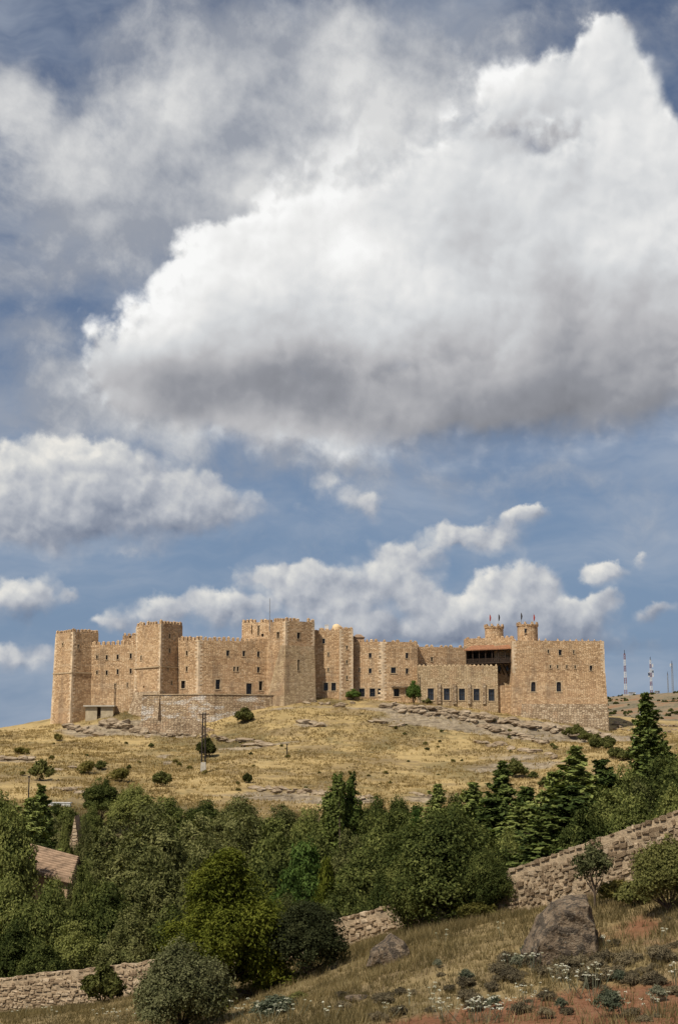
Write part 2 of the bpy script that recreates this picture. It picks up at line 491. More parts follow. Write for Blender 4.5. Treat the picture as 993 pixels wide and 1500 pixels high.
SOIL = [(850, 1480, 35, 4.5, 1.8, 1.0), (620, 1490, 38, 3.5, 1.6, 1.0), (930, 1460, 37, 3.0, 1.6, .9), (740, 1465, 39, 4, 1.1, .7), (880, 1378, 45, 1.8, 1.8, .6), (980, 1400, 42, 2, 2, .4), (930, 1345, 49, 2, 2, .2), (560, 1500, 38, 3, 1.5, .8), (990, 1490, 34, 4, 2, 1.0), (700, 1497, 36, 6, 1.3, .9), (800, 1462, 38, 4, 1.0, .7), (890, 1500, 34, 5, 1.3, 1.0)]


def masks(x, y):
    wx = x + 3.0 * fbm(x, y, 9, 3, 5); wy = y + 3.0 * fbm(x, y, 9, 3, 6)
    near = 1 - sst(y, 60, 90)
    sx = x + 0.8 * fbm(x, y, 1.6, 3, 15); sy = y + 0.8 * fbm(x, y, 1.6, 3, 16)
    rock = np.where(y > 90, gauss_pix(wx, wy, ROCK), 0.0) + 0.55 * fbm(x, y, 14, 4, 21) * sst(y, 180, 220)
    rock = sst(rock, 0.42, 0.80)
    soil = sst(gauss_pix(sx, sy, SOIL) + 0.5 * fbm(x, y, 1.2, 4, 31), 0.34, 0.72) * near
    green = sst(fbm(x, y, 22, 4, 41) + 0.8 * (1 - sst(np.abs(y - 140), 50, 95)), 0.25, 0.7) * sst(y, 62, 80) * (1 - sst(y, 330, 350))
    far = sst(y, 350, 390)
    return rock, soil, green, far


def height(x, y):
    shp = np.shape(x)
    x = np.asarray(x, float).ravel(); y = np.asarray(y, float).ravel()
    z = base_height(x, y)
    rock, soil, green, far = masks(x, y)
    hill = sst(y, 150, 210) * (1 - far)
    near = sst(y, 14, 26) * (1 - sst(y, 80, 110))
    z = z + near * (0.16 * fbm(x, y, 3.2, 4, 3) + 0.07 * fbm(x, y, 0.7, 3, 8) - 0.10 * soil)
    z = z + hill * (0.55 * fbm(x, y, 16, 3, 4) + 0.28 * fbm(x, y, 3.5, 4, 9))
    # ledges of bedded limestone
    zz = z + 0.9 * fbm(x, y, 12, 3, 12)
    st = 0.95
    fr = zz / st - np.floor(zz / st)
    terr = (np.floor(zz / st) + sst(fr, 0.62, 0.92)) * st - 0.9 * fbm(x, y, 12, 3, 12)
    z = z + rock * hill * (1.0 * (terr - z) + 0.45 * fbm(x, y, 2.2, 4, 14, 0.6))
    z = z + far * (2.2 * fbm(x, y, 60, 4, 18) + 0.9 * fbm(x, y, 14, 3, 19)) * (1 - sst(y, 900, 1500))
    return z.reshape(shp)


def h1(x, y):
    return float(height(np.array([x]), np.array([y]))[0])


_DS = np.concatenate([np.arange(20, 90, 0.25), np.arange(90, 420, 0.6), np.arange(420, 900, 4)])


def ground_at(px, py):
    """first place where the ray through a photo pixel meets the ground"""
    d = pix_dir(px, py)
    X = _DS * d[0] / d[1]; Z = _DS * d[2] / d[1]
    H = height(X, _DS)
    k = np.argmax(H >= Z)
    if H[k] < Z[k]:
        return None
    return Vector((X[k], _DS[k], H[k]))


def on_ground(px, D, dz=0.0, py=1200):
    d = pix_dir(px, py)
    x = d[0] / d[1] * D
    return Vector((x, D, h1(x, D) + dz))


def build_ground():
    D = np.concatenate([np.arange(-40, 22, 2.0), np.arange(22, 80, 0.25), np.arange(80, 200, 1.6), np.arange(200, 348, 0.42), np.arange(348, 420, 3), np.arange(420, 760, 4.0), np.geomspace(760, 26000, 40)])
    tm = np.arange(-0.275, 0.2751, 0.00165)
    ts = 0.275 + np.cumsum(np.geomspace(0.004, 0.5, 26))
    t = np.concatenate([-ts[::-1], tm, ts])
    X = (D[:, None] + 45.0) * t[None]
    Y = np.repeat(D[:, None], len(t), 1)
    # the fan's apex lies behind the camera; keep its columns in line with the camera's view in the middle distance
    Z = height(X, Y)
    V = np.stack([X, Y, Z], -1).reshape(-1, 3)
    nr, nc = X.shape
    i = np.arange(nr * nc).reshape(nr, nc)
    Q = np.stack([i[:-1, :-1], i[:-1, 1:], i[1:, 1:], i[1:, :-1]], -1).reshape(-1, 4)
    me = mesh_np('ground', V, Q, smooth=True)
    for nm, arr in zip(('rock', 'soil', 'green', 'far'), masks(X.ravel(), Y.ravel())):
        a = me.attributes.new(nm, 'FLOAT', 'POINT')
        a.data.foreach_set('value', arr.astype(np.float32))
    o = link('ground', me, MAT['ground'])
    tag(o, 'dry grassy slopes, rock ledges and red soil under everything', 'ground', kind='structure')
    return o


# ---------------------------------------------------------------- materials
MAT = {}


def material(name):
    m = bpy.data.materials.new(name)
    m.use_nodes = True
    N = Nodes(m.node_tree)
    MAT[name] = m
    return N


def finish(N, color, rough=0.9, normal=None, spec=0.2, extra=None, metallic=0.0):
    p = N.new('BsdfPrincipled')
    N.put(p.inputs['Base Color'], (*color, 1) if isinstance(color, tuple) else color)
    N.put(p.inputs['Roughness'], rough)
    N.put(p.inputs['Specular IOR Level'], spec)
    N.put(p.inputs['Metallic'], metallic)
    if normal is not None:
        N.put(p.inputs['Normal'], normal)
    out = N.new('OutputMaterial')
    sh = p.outputs[0]
    if extra:
        sh = extra(N, sh)
    N.t.links.new(sh, out.inputs[0])


def bump(N, h, dist=0.1, strength=1.0):
    b = N.new('Bump')
    N.put(b.inputs['Height'], h)
    b.inputs['Distance'].default_value = dist
    b.inputs['Strength'].default_value = strength
    return b.outputs[0]


def attr(N, name):
    a = N.new('Attribute', attribute_name=name)
    return a.outputs['Fac']


def coords(N, which='Object'):
    return N.new('TexCoord').outputs[which]


def make_materials():
    # ground: straw grass, limestone, red soil, valley scrub
    N = material('ground')
    P = coords(N)
    n1 = N.noise(P, 0.10, 5, 0.6)
    n2 = N.noise(P, 0.9, 5, 0.65)
    n3 = N.noise(P, 6.0, 4, 0.7)
    n4 = N.noise(N.v('MULTIPLY', P, (0.06, 0.5, 1.2)), 1.0, 5, 0.65)
    straw = N.ramp(N.m('ADD', N.m('MULTIPLY', n1, 0.5), N.m('MULTIPLY', n4, 0.5)), [(0.30, (0.155, 0.112, 0.054)), (0.42, (0.290, 0.208, 0.095)), (0.54, (0.430, 0.312, 0.140)), (0.70, (0.350, 0.262, 0.140))])
    straw = N.mix(N.m('MULTIPLY', N.sstep(n2, 0.50, 0.72), 0.5), straw, (0.150, 0.112, 0.056))
    straw = N.mix(N.m('MULTIPLY', N.sstep(n3, 0.5, 0.75), 0.45), straw, (0.45, 0.345, 0.185))
    straw = N.mix(N.m('MULTIPLY', N.sstep(N.noise(P, 0.045, 5, 0.65), 0.50, 0.62), 0.62), straw, (0.120, 0.104, 0.052))
    straw = N.mix(N.m('MULTIPLY', N.sstep(N.noise(P, 0.25, 5, 0.65), 0.56, 0.68), 0.5), straw, (0.100, 0.095, 0.045))
    rk = N.ramp(N.m('ADD', N.m('MULTIPLY', n2, 0.6), N.m('MULTIPLY', n3, 0.4)), [(0.28, (0.10, 0.078, 0.055)), (0.45, (0.24, 0.19, 0.13)), (0.58, (0.36, 0.29, 0.20)), (0.75, (0.50, 0.42, 0.31))])
    rk = N.mix(N.sstep(N.noise(N.v('MULTIPLY', P, (0.25, 0.25, 3.5)), 1.0, 4, 0.6), 0.52, 0.66), rk, (0.125, 0.098, 0.07))
    soil = N.ramp(N.m('ADD', N.m('MULTIPLY', n2, 0.5), N.m('MULTIPLY', n3, 0.5)), [(0.3, (0.105, 0.048, 0.026)), (0.5, (0.19, 0.088, 0.046)), (0.7, (0.27, 0.155, 0.092))])
    grn = N.ramp(n2, [(0.3, (0.055, 0.048, 0.022)), (0.5, (0.115, 0.094, 0.044)), (0.75, (0.20, 0.150, 0.075))])
    farc = N.ramp(N.m('ADD', N.m('MULTIPLY', N.noise(P, 0.05, 4, 0.6), 0.6), N.m('MULTIPLY', n2, 0.4)), [(0.34, (0.075, 0.070, 0.046)), (0.44, (0.150, 0.128, 0.082)), (0.51, (0.24, 0.190, 0.125)), (0.57, (0.27, 0.145, 0.075)), (0.62, (0.20, 0.135, 0.080)), (0.72, (0.34, 0.27, 0.19))])
    sy = N.new('SeparateXYZ'); N.put(sy.inputs[0], P)
    near = N.sstep(sy.outputs[1], 70, 110, 0.55, 0.0)
    straw = N.mix(near, straw, N.ramp(n2, [(0.3, (0.085, 0.066, 0.036)), (0.5, (0.175, 0.134, 0.072)), (0.7, (0.275, 0.210, 0.115))]))
    straw = N.mix(N.m('MULTIPLY', N.sstep(N.noise(P, 0.075, 6, 0.7), 0.50, 0.60), 0.6), straw, N.ramp(n3, [(0.3, (0.135, 0.095, 0.052)), (0.7, (0.26, 0.195, 0.115))]))
    c = N.mix(attr(N, 'green'), straw, grn)
    c = N.mix(attr(N, 'rock'), c, rk)
    c = N.mix(attr(N, 'soil'), c, soil)
    c = N.mix(attr(N, 'far'), c, farc)
    hgt = N.m('ADD', N.m('MULTIPLY', n2, 0.7), N.m('MULTIPLY', n3, 0.35))
    finish(N, c, 0.95, bump(N, hgt, 0.30, 0.9), 0.1)

    # castle masonry: uneven coursed blocks, weathered
    def masonry(name, tones, cw=1.8, ch=3.4, joint=(0.18, 0.115, 0.070), js=0.46, stain=0.5, white=0.0):
        N = material(name)
        uv = N.new('UVMap').outputs[0]
        P = coords(N)
        wob = N.noise(P, 0.8, 3, 0.6, 'Color')
        u = N.v('MULTIPLY_ADD', N.v('SUBTRACT', wob, (.5, .5, .5)), (0.35, 0.12, 0.0), uv)
        u = N.v('MULTIPLY', u, (cw, ch, 1.0))
        vo = N.new('TexVoronoi', voronoi_dimensions='2D', feature='F1')
        N.put(vo.inputs['Vector'], u); vo.inputs['Scale'].default_value = 1.0; vo.inputs['Randomness'].default_value = 0.7
        ve = N.new('TexVoronoi', voronoi_dimensions='2D', feature='DISTANCE_TO_EDGE')
        N.put(ve.inputs['Vector'], u); ve.inputs['Scale'].default_value = 1.0; ve.inputs['Randomness'].default_value = 0.7
        cell = N.new('SeparateColor'); N.put(cell.inputs[0], vo.outputs['Color'])
        big = N.noise(P, 0.11, 5, 0.62)
        big2 = N.noise(N.v('MULTIPLY', P, (0.34, 0.34, 0.10)), 1.0, 5, 0.62)       # rain streaks
        crs = N.noise(N.v('MULTIPLY', uv, (0.07, 0.9, 1)), 1.0, 4, 0.6)            # courses
        pat = N.noise(P, 0.28, 3, 0.5)                                             # repairs
        t = N.m('ADD', N.m('MULTIPLY', cell.outputs[0], 0.50), N.m('MULTIPLY', big, 0.50))
        c = N.ramp(t, [(0.15, tones[0]), (0.40, tones[1]), (0.60, tones[2]), (0.84, tones[3])])
        c = N.mix(N.m('MULTIPLY', N.sstep(big2, 0.50, 0.66), stain), c, (0.22, 0.152, 0.098))
        c = N.mix(N.m('MULTIPLY', N.sstep(crs, 0.52, 0.66), 0.35), c, (0.60, 0.46, 0.31))
        c = N.mix(N.m('MULTIPLY', N.sstep(pat, 0.56, 0.64), 0.35), c, (0.52, 0.33, 0.19))
        if white:
            wn = N.m('MULTIPLY', N.sstep(N.noise(N.v('MULTIPLY', P, (0.22, 0.22, 0.55)), 1.0, 5, 0.68), 0.50, 0.60), white)
            c = N.mix(wn, c, (0.74, 0.71, 0.66))
        jn = N.sstep(ve.outputs['Distance'], 0.02, 0.14, 1.0, 0.0)
        c = N.mix(N.m('MULTIPLY', jn, js), c, joint)
        fine = N.noise(P, 4.0, 4, 0.7)
        h = N.m('ADD', N.m('MULTIPLY', N.sstep(ve.outputs['Distance'], 0.0, 0.18), 0.6), N.m('ADD', N.m('MULTIPLY', fine, 0.5), N.m('MULTIPLY', cell.outputs[1], 0.35)))
        finish(N, c, 0.95, bump(N, h, 0.11, 1.0), 0.1)
    masonry('stone_castle', ((0.305, 0.190, 0.104), (0.490, 0.322, 0.182), (0.612, 0.420, 0.246), (0.735, 0.548, 0.35)), stain=0.62)
    masonry('stone_keep', ((0.290, 0.205, 0.118), (0.440, 0.322, 0.190), (0.540, 0.405, 0.246), (0.64, 0.505, 0.325)), stain=0.7)
    masonry('stone_rubble', ((0.190, 0.130, 0.080), (0.340, 0.245, 0.155), (0.470, 0.355, 0.235), (0.60, 0.48, 0.34)), 1.5, 2.6, (0.10, 0.07, 0.045), 0.7, 0.5)
    masonry('stone_white', ((0.220, 0.150, 0.090), (0.360, 0.255, 0.155), (0.470, 0.345, 0.215), (0.60, 0.47, 0.32)), 1.5, 2.6, (0.11, 0.075, 0.048), 0.65, 0.5, 0.62)

    def plain(name, col, rough=0.8, var=0.25, sc=2.0, bd=0.02, metallic=0.0, spec=0.2, bs=8.0):
        N = material(name)
        P = coords(N)
        n = N.noise(P, sc, 5, 0.65)
        lo = tuple(x * (1 - var) for x in col); hi = tuple(min(1, x * (1 + var)) for x in col)
        c = N.ramp(n, [(0.3, lo), (0.7, hi)])
        finish(N, c, rough, bump(N, N.noise(P, bs, 4, 0.6), bd, 0.8), spec, metallic=metallic)
    plain('dark_glass', (0.012, 0.013, 0.015), 0.25, 0.3, 1.0, 0.002, 0, 0.5)
    plain('blue_glass', (0.030, 0.036, 0.046), 0.15, 0.4, 1.0, 0.002, 0, 0.5)
    plain('window_frame', (0.055, 0.042, 0.032), 0.7)
    plain('trim_stone', (0.44, 0.33, 0.21), 0.9, 0.3, 1.5, 0.03)
    plain('quoin', (0.60, 0.46, 0.31), 0.9, 0.35, 0.7, 0.03)
    plain('dark_wood', (0.040, 0.026, 0.018), 0.75, 0.4, 3.0)
    plain('roof_tile', (0.40, 0.20, 0.11), 0.9, 0.4, 2.5, 0.03)
    plain('house_tile', (0.26, 0.175, 0.115), 0.9, 0.45, 1.4, 0.03)
    plain('house_wall', (0.36, 0.25, 0.16), 0.9, 0.3, 1.0, 0.03)
    plain('plaster', (0.42, 0.345, 0.235), 0.9, 0.25, 1.0, 0.02)
    plain('concrete', (0.46, 0.42, 0.35), 0.9, 0.2, 1.5, 0.02)
    plain('white_paint', (0.58, 0.57, 0.55), 0.7, 0.12)
    plain('red_paint', (0.20, 0.085, 0.085), 0.6, 0.2)
    plain('grey_steel', (0.22, 0.23, 0.25), 0.5, 0.2, 2.0, 0.002, 0.0)
    plain('pole_dark', (0.035, 0.027, 0.022), 0.8, 0.3)
    plain('cream_dome', (0.70, 0.52, 0.30), 0.6, 0.1)
    plain('flag_red', (0.32, 0.05, 0.04), 0.8, 0.2)
    plain('bark', (0.085, 0.062, 0.045), 0.95, 0.5, 6.0, 0.04)
    plain('wall_core', (0.17, 0.125, 0.08), 0.95, 0.4, 3.0, 0.08)
    plain('wall_mortar', (0.36, 0.272, 0.178), 0.95, 0.35, 2.2, 0.08)

    # loose stones of the field wall: each stone its own tone
    def stone(name, tones, lichen=0.4):
        N = material(name)
        P = coords(N)
        r = N.new('ObjectInfo').outputs['Random']
        gi = N.new('NewGeometry').outputs['Random Per Island']
        t = N.m('FRACT', N.m('ADD', r, gi))
        n = N.noise(P, 5.0, 5, 0.7)
        c = N.ramp(N.m('ADD', N.m('MULTIPLY', t, 0.6), N.m('MULTIPLY', n, 0.4)), [(0.15, tones[0]), (0.45, tones[1]), (0.65, tones[2]), (0.9, tones[3])])
        c = N.mix(N.m('MULTIPLY', N.sstep(N.noise(P, 9.0, 4, 0.7), 0.55, 0.72), lichen), c, (0.07, 0.062, 0.05))
        finish(N, c, 0.95, bump(N, n, 0.12, 1.0), 0.1)
    stone('field_stone', ((0.20, 0.138, 0.086), (0.34, 0.248, 0.158), (0.45, 0.340, 0.224), (0.57, 0.45, 0.32)), .35)
    N = material('boulder')
    P = coords(N)
    n = N.noise(P, 1.6, 6, 0.7)
    m2 = N.noise(P, 3.2, 5, 0.7)
    c = N.ramp(n, [(0.3, (0.100, 0.073, 0.050)), (0.5, (0.225, 0.168, 0.115)), (0.7, (0.36, 0.275, 0.19))])
    c = N.mix(N.m('MULTIPLY', N.sstep(m2, 0.47, 0.55), 0.85), c, (0.050, 0.042, 0.035))
    c = N.mix(N.m('MULTIPLY', N.sstep(N.noise(P, 12, 3, 0.7), 0.58, 0.7), 0.6), c, (0.36, 0.32, 0.25))
    finish(N, c, 0.95, bump(N, N.m('ADD', n, N.m('MULTIPLY', m2, 0.6)), 0.2, 1.0), 0.1)
    N = material('ledge_rock')
    P = coords(N)
    n = N.noise(P, 0.9, 6, 0.7)
    s2 = N.noise(N.v('MULTIPLY', P, (0.4, 0.4, 3.5)), 1.0, 4, 0.65)
    c = N.ramp(n, [(0.28, (0.14, 0.100, 0.066)), (0.5, (0.32, 0.245, 0.165)), (0.72, (0.50, 0.41, 0.30))])
    c = N.mix(N.sstep(s2, 0.52, 0.66), c, (0.11, 0.080, 0.055))
    finish(N, c, 0.95, bump(N, N.m('ADD', n, s2), 0.25, 1.0), 0.1)

    # foliage: each leaf spray has its own tint, each tree a slight shift, clumps vary
    def foliage(name, dark, mid, light, trans=0.22, spec=0.25, clump=0.9, rough=0.6):
        N = material(name)
        P = coords(N)
        gi = N.new('NewGeometry').outputs['Random Per Island']
        orr = N.new('ObjectInfo').outputs['Random']
        n = N.noise(P, clump, 3, 0.6)
        t = N.m('ADD', N.m('MULTIPLY', gi, 0.40), N.m('MULTIPLY_ADD', N.m('SUBTRACT', n, 0.5), 1.25, 0.36))
        t = N.m('ADD', t, N.m('MULTIPLY', N.m('SUBTRACT', orr, 0.5), 0.62))
        c = N.ramp(t, [(0.25, dark), (0.55, mid), (0.88, light)])

        def ex(N, sh):
            tr = N.new('BsdfTranslucent')
            N.put(tr.inputs[0], N.mix(1.0, c, (1.1, 1.1, 0.5), 'MULTIPLY'))
            ms = N.new('MixShader')
            ms.inputs[0].default_value = trans
            N.t.links.new(sh, ms.inputs[1]); N.t.links.new(tr.outputs[0], ms.inputs[2])
            return ms.outputs[0]
        finish(N, c, 0.85, None, spec * 0.25, ex)
    foliage('leaf_holm', (.028, .033, .013), (.076, .082, .033), (.165, .164, .078), 0.15, 0.35)
    foliage('leaf_juniper', (0.04, 0.05, 0.007), (0.106, 0.12, 0.016), (0.185, 0.19, 0.032), 0.25)
    foliage('leaf_valley', (0.0342, 0.0456, 0.0125), (0.1072, 0.1231, 0.0342), (0.2166, 0.2234, 0.0684), 0.2, 0.2, 0.5)
    foliage('leaf_olive', (0.0479, 0.0547, 0.0182), (0.1391, 0.1436, 0.0502), (0.2451, 0.2371, 0.0969), 0.2, 0.2, 0.5)
    foliage('leaf_bright', (0.046, 0.078, 0.018), (0.1, 0.155, 0.036), (0.17, 0.23, 0.062), 0.3, 0.2, 0.6)
    foliage('leaf_conifer', (0.042, 0.0609, 0.0168), (0.126, 0.1554, 0.042), (0.231, 0.2572, 0.0788), 0.15, 0.2, 0.5)
    foliage('leaf_poplar', (0.036, 0.054, 0.013), (0.094, 0.124, 0.03), (0.175, 0.2, 0.058), 0.25, 0.25, 0.6)
    foliage('leaf_shrub', (0.04, 0.045, 0.013), (0.096, 0.102, 0.03), (0.175, 0.17, 0.057), 0.2, 0.2, 0.8)
    foliage('leaf_drygreen', (0.091, 0.085, 0.023), (0.159, 0.140, 0.041), (0.239, 0.196, 0.063), 0.25, 0.1, 0.8)
    foliage('leaf_thyme', (0.074, 0.062, 0.041), (0.141, 0.115, 0.071), (0.221, 0.179, 0.110), 0.12, 0.1, 1.5)
    foliage('leaf_grey', (0.075, 0.088, 0.056), (0.140, 0.150, 0.099), (0.224, 0.224, 0.155), 0.2, 0.1, 1.5)
    foliage('grass_dry', (0.1128, 0.0912, 0.0444), (0.2424, 0.186, 0.09), (0.414, 0.3336, 0.186), 0.3, 0.1, 0.35, 0.8)
    foliage('grass_hill', (0.180, 0.130, 0.060), (0.320, 0.232, 0.102), (0.46, 0.345, 0.17), 0.3, 0.1, 0.12, 0.8)
    foliage('petal', (0.550, 0.540, 0.440), (0.700, 0.690, 0.600), (0.800, 0.800, 0.740), 0.3, 0.1, 3.0, 0.8)


make_materials()
build_ground()


# ---------------------------------------------------------------- mesh collector
class MB:
    """collects shapes into one mesh; per-face material slots and metre UVs"""
    def __init__(self):
        self.v, self.f, self.m, self.uv = [], [], [], []

    def face(self, pts, mat=0, uv=None):
        i = len(self.v)
        self.v += [tuple(p) for p in pts]
        self.f.append(tuple(range(i, i + len(pts))))
        self.m.append(mat)
        if uv is None:
            a = Vector(pts[0]); e = (Vector(pts[1]) - a)
            e = e.normalized() if e.length > 1e-9 else Vector((1, 0, 0))
            n = e.cross(Vector(pts[-1]) - a)
            u = n.cross(e).normalized() if n.length > 1e-9 else Vector((0, 0, 1))
            off = hash((round(a.x, 2), round(a.y, 2))) % 97
            uv = [((Vector(p) - a).dot(e) + off, (Vector(p) - a).dot(u) + off * 0.37) for p in pts]
        self.uv.append(uv)

    def hexa(self, b, t, mat=0, bottom=True):
        """b, t: four points each, counter-clockwise seen from above"""
        for i in range(4):
            j = (i + 1) % 4
            self.face([b[i], b[j], t[j], t[i]], mat)
        self.face([t[0], t[1], t[2], t[3]], mat)
        if bottom:
            self.face([b[3], b[2], b[1], b[0]], mat)

    def box(self, c, s, rz=0.0, mat=0, taper=1.0):
        ca, sa = math.cos(rz), math.sin(rz)
        def pt(x, y, z):
            return (c[0] + x * ca - y * sa, c[1] + x * sa + y * ca, c[2] + z)
        hx, hy, hz = s[0] / 2, s[1] / 2, s[2] / 2
        q = [(-hx, -hy), (hx, -hy), (hx, hy), (-hx, hy)]
        self.hexa([pt(x, y, -hz) for x, y in q], [pt(x * taper, y * taper, hz) for x, y in q], mat)

    def tube(self, pts, radii, n=8, mat=0, cap=True):
        rings = []
        for k, p in enumerate(pts):
            p = Vector(p)
            d = (Vector(pts[min(k + 1, len(pts) - 1)]) - Vector(pts[max(k - 1, 0)])).normalized()
            a = d.cross(Vector((0, 1, 0)) if abs(d.y) < 0.9 else Vector((1, 0, 0))).normalized()
            b = d.cross(a)
            rings.append([p + (a * math.cos(t) + b * math.sin(t)) * radii[k] for t in [2 * math.pi * i / n for i in range(n)]])
        for r0, r1 in zip(rings, rings[1:]):
            for i in range(n):
                j = (i + 1) % n
                self.face([r0[i], r1[i], r1[j], r0[j]], mat)
        if cap:
            self.face(rings[-1][::-1], mat)
            self.face(rings[0], mat)

    def mesh(self, name):
        me = bpy.data.meshes.new(name)
        me.from_pydata(self.v, [], self.f)
        me.polygons.foreach_set('material_index', self.m)
        l = me.uv_layers.new(name='UVMap')
        flat = [c for f in self.uv for p in f for c in p]
        l.data.foreach_set('uv', flat)
        me.update()
        return me

    def build(self, name, mats, parent=None):
        me = self.mesh(name)
        mats = mats if isinstance(mats, (list, tuple)) else [mats]
        for m_ in mats:
            me.materials.append(MAT[m_])
        o = bpy.data.objects.new(name, me)
        COL.objects.link(o)
        if parent is not None:
            o.parent = parent
        return o


# ---------------------------------------------------------------- the castle
def plan(px, D, py=960.0):
    d = pix_dir(px, py)
    return Vector((d[0] / d[1] * D, D, 0.0))


def zat(px, py, D):
    return pix(px, py, D).z


CASTLE = empty('castle', (plan(480, 332).x, 332, 9.0))
tag(CASTLE, 'long tan stone fortress with crenellated towers on the hilltop', 'castle')


def adopt(o):
    """a part built in world coordinates under the castle"""
    o.parent = CASTLE
    o.matrix_parent_inverse = CASTLE.matrix_basis.inverted()
    return o


def wall_face(mb, bA, bB, tA, tB, z0, z1, wins, part_windows, mat=0, depth=0.45):
    """masonry face A->B (outside on the right hand) with real openings; wins: photo (px, py, w, h, kind)"""
    e = Vector((bB.x - bA.x, bB.y - bA.y, 0)); L = e.length; eu = e / L
    nrm = Vector((eu.y, -eu.x, 0))
    def P(s, z, off=0.0):
        k = (z - z0) / (z1 - z0)
        a = bA.lerp(tA, k); b = bB.lerp(tB, k)
        p = a.lerp(b, s) - nrm * off
        return Vector((p.x, p.y, z))
    a0 = Vector((bA.x, bA.y, z0)); pn = (Vector((tA.x, tA.y, z1)) - a0).cross(Vector((bB.x, bB.y, z0)) - a0)
    holes = []
    for (px, py, w, h, kind) in wins:
        d = Vector(pix_dir(px, py))
        t = a0.dot(pn) / d.dot(pn)
        hit = d * t
        mpp = t * 1.0 / F * d.length
        k = (hit.z - z0) / (z1 - z0)
        a = bA.lerp(tA, k); b = bB.lerp(tB, k)
        s = (Vector((hit.x, hit.y, 0)) - a).dot(eu) / (b - a).length
        dw = w * mpp / (b - a).length / 2 / max(0.35, abs(nrm.dot(-d.normalized()))); dh = h * mpp / 2
        holes.append((s - dw, s + dw, hit.z - dh, hit.z + dh, kind, 0.0))
    S = sorted({0.0, 1.0, *[x for h in holes for x in h[:2]]})
    Z = sorted({z0, z1, *[x for h in holes for x in h[2:4]]})
    # add intermediate courses so that large faces keep an even grid
    def inhole(s, z):
        return any(h[0] < s < h[1] and h[2] < z < h[3] for h in holes)
    for s0, s1 in zip(S, S[1:]):
        if s1 - s0 < 1e-6:
            continue
        for c0, c1 in zip(Z, Z[1:]):
            if c1 - c0 < 1e-5 or inhole((s0 + s1) / 2, (c0 + c1) / 2):
                continue
            mb.face([P(s0, c0), P(s1, c0), P(s1, c1), P(s0, c1)], mat,
                    [(s0 * L + bA.x, c0), (s1 * L + bA.x, c0), (s1 * L + bA.x, c1), (s0 * L + bA.x, c1)])
    for (s0, s1, c0, c1, kind, _) in holes:
        q = [P(s0, c0), P(s1, c0), P(s1, c1), P(s0, c1)]
        r = [P(s0, c0, depth), P(s1, c0, depth), P(s1, c1, depth), P(s0, c1, depth)]
        for i in range(4):
            j = (i + 1) % 4
            mb.face([q[i], q[j], r[j], r[i]], mat)
        w = MB()
        big = kind in ('win', 'blue', 'arch', 'door')
        zc = (c0 + c1) / 2
        # pane set back in the opening
        g = 1 if kind != 'blue' else 2
        def R(s, z, off):
            return P(s, z, off)
        w.face([R(s0, c0, depth - .03), R(s1, c0, depth - .03), R(s1, c1, depth - .03), R(s0, c1, depth - .03)], g)
        ls = (s1 - s0)
        fs = 0.05 / L * 1.3
        def bar(a0_, a1_, b0_, b1_, o0, o1, mt):
            w.hexa([R(a0_, b0_, o0), R(a1_, b0_, o0), R(a1_, b0_, o1), R(a0_, b0_, o1)],
                   [R(a0_, b1_, o0), R(a1_, b1_, o0), R(a1_, b1_, o1), R(a0_, b1_, o1)], mt)
        if big:
            d0, d1 = depth - 0.14, depth - 0.04
            bar(s0 + .001, s0 + fs, c0, c1, d0, d1, 3)
            bar(s1 - fs, s1 - .001, c0, c1, d0, d1, 3)
            bar(s0 + fs, s1 - fs, c1 - 0.09, c1 - 0.005, d0, d1, 3)
            if kind != 'door':
                bar(s0 + fs, s1 - fs, c0 + 0.005, c0 + 0.08, d0, d1, 3)
                bar((s0 + s1) / 2 - fs * .4, (s0 + s1) / 2 + fs * .4, c0 + .08, c1 - .09, d0, d1, 3)
                bar(s0 + fs, (s0 + s1) / 2 - fs * .4, zc - .03, zc + .03, d0 + .01, d1, 3)
                bar((s0 + s1) / 2 + fs * .4, s1 - fs, zc - .03, zc + .03, d0 + .01, d1, 3)
        if kind != 'bare':
            # stone surround, a little proud of the wall
            t = 0.22 if big else 0.14
            ts = t / L
            pr = -0.05
            bar(s0 - ts, s0, c0, c1, pr, 0.10, 0)
            bar(s1, s1 + ts, c0, c1, pr, 0.10, 0)
            bar(s0 - ts * 1.4, s1 + ts * 1.4, c1, c1 + t * 1.2, pr - .02, 0.10, 0)
            bar(s0 - ts * 1.2, s1 + ts * 1.2, c0 - t * 0.8, c0, pr - .06, 0.10, 0)
        if kind == 'arch':
            # spandrels turn the head round
            n = 6
            for side in (0, 1):
                for k in range(n):
                    a1 = (math.pi / 2) * k / n; a2 = (math.pi / 2) * (k + 1) / n
                    hw = (s1 - s0) / 2; hh = hw * L
                    sg = -1 if side == 0 else 1
                    cs = (s0 + s1) / 2
                    x1 = cs + sg * hw * math.cos(a1); x2 = cs + sg * hw * math.cos(a2)
                    y1 = c1 - hh + hh * math.sin(a1); y2 = c1 - hh + hh * math.sin(a2)
                    pts = [R(x1, y1, .02), R(x2, y2, .02), R(x2, c1, .02), R(x1, c1, .02)]
                    w.face(pts if side else pts[::-1], 0)
        part_windows.append((w, 'door' if kind == 'door' else 'window'))
    return P


def attach(part, wlist):
    for w, nm in wlist:
        o = w.build(nm, ['trim_stone', 'dark_glass', 'blue_glass', 'window_frame'])
        o.parent = part                      # part has an identity-world basis under the castle
        o.matrix_parent_inverse = part.matrix_parent_inverse.inverted() @ CASTLE.matrix_basis.inverted() if False else part.matrix_world.inverted()
    return part


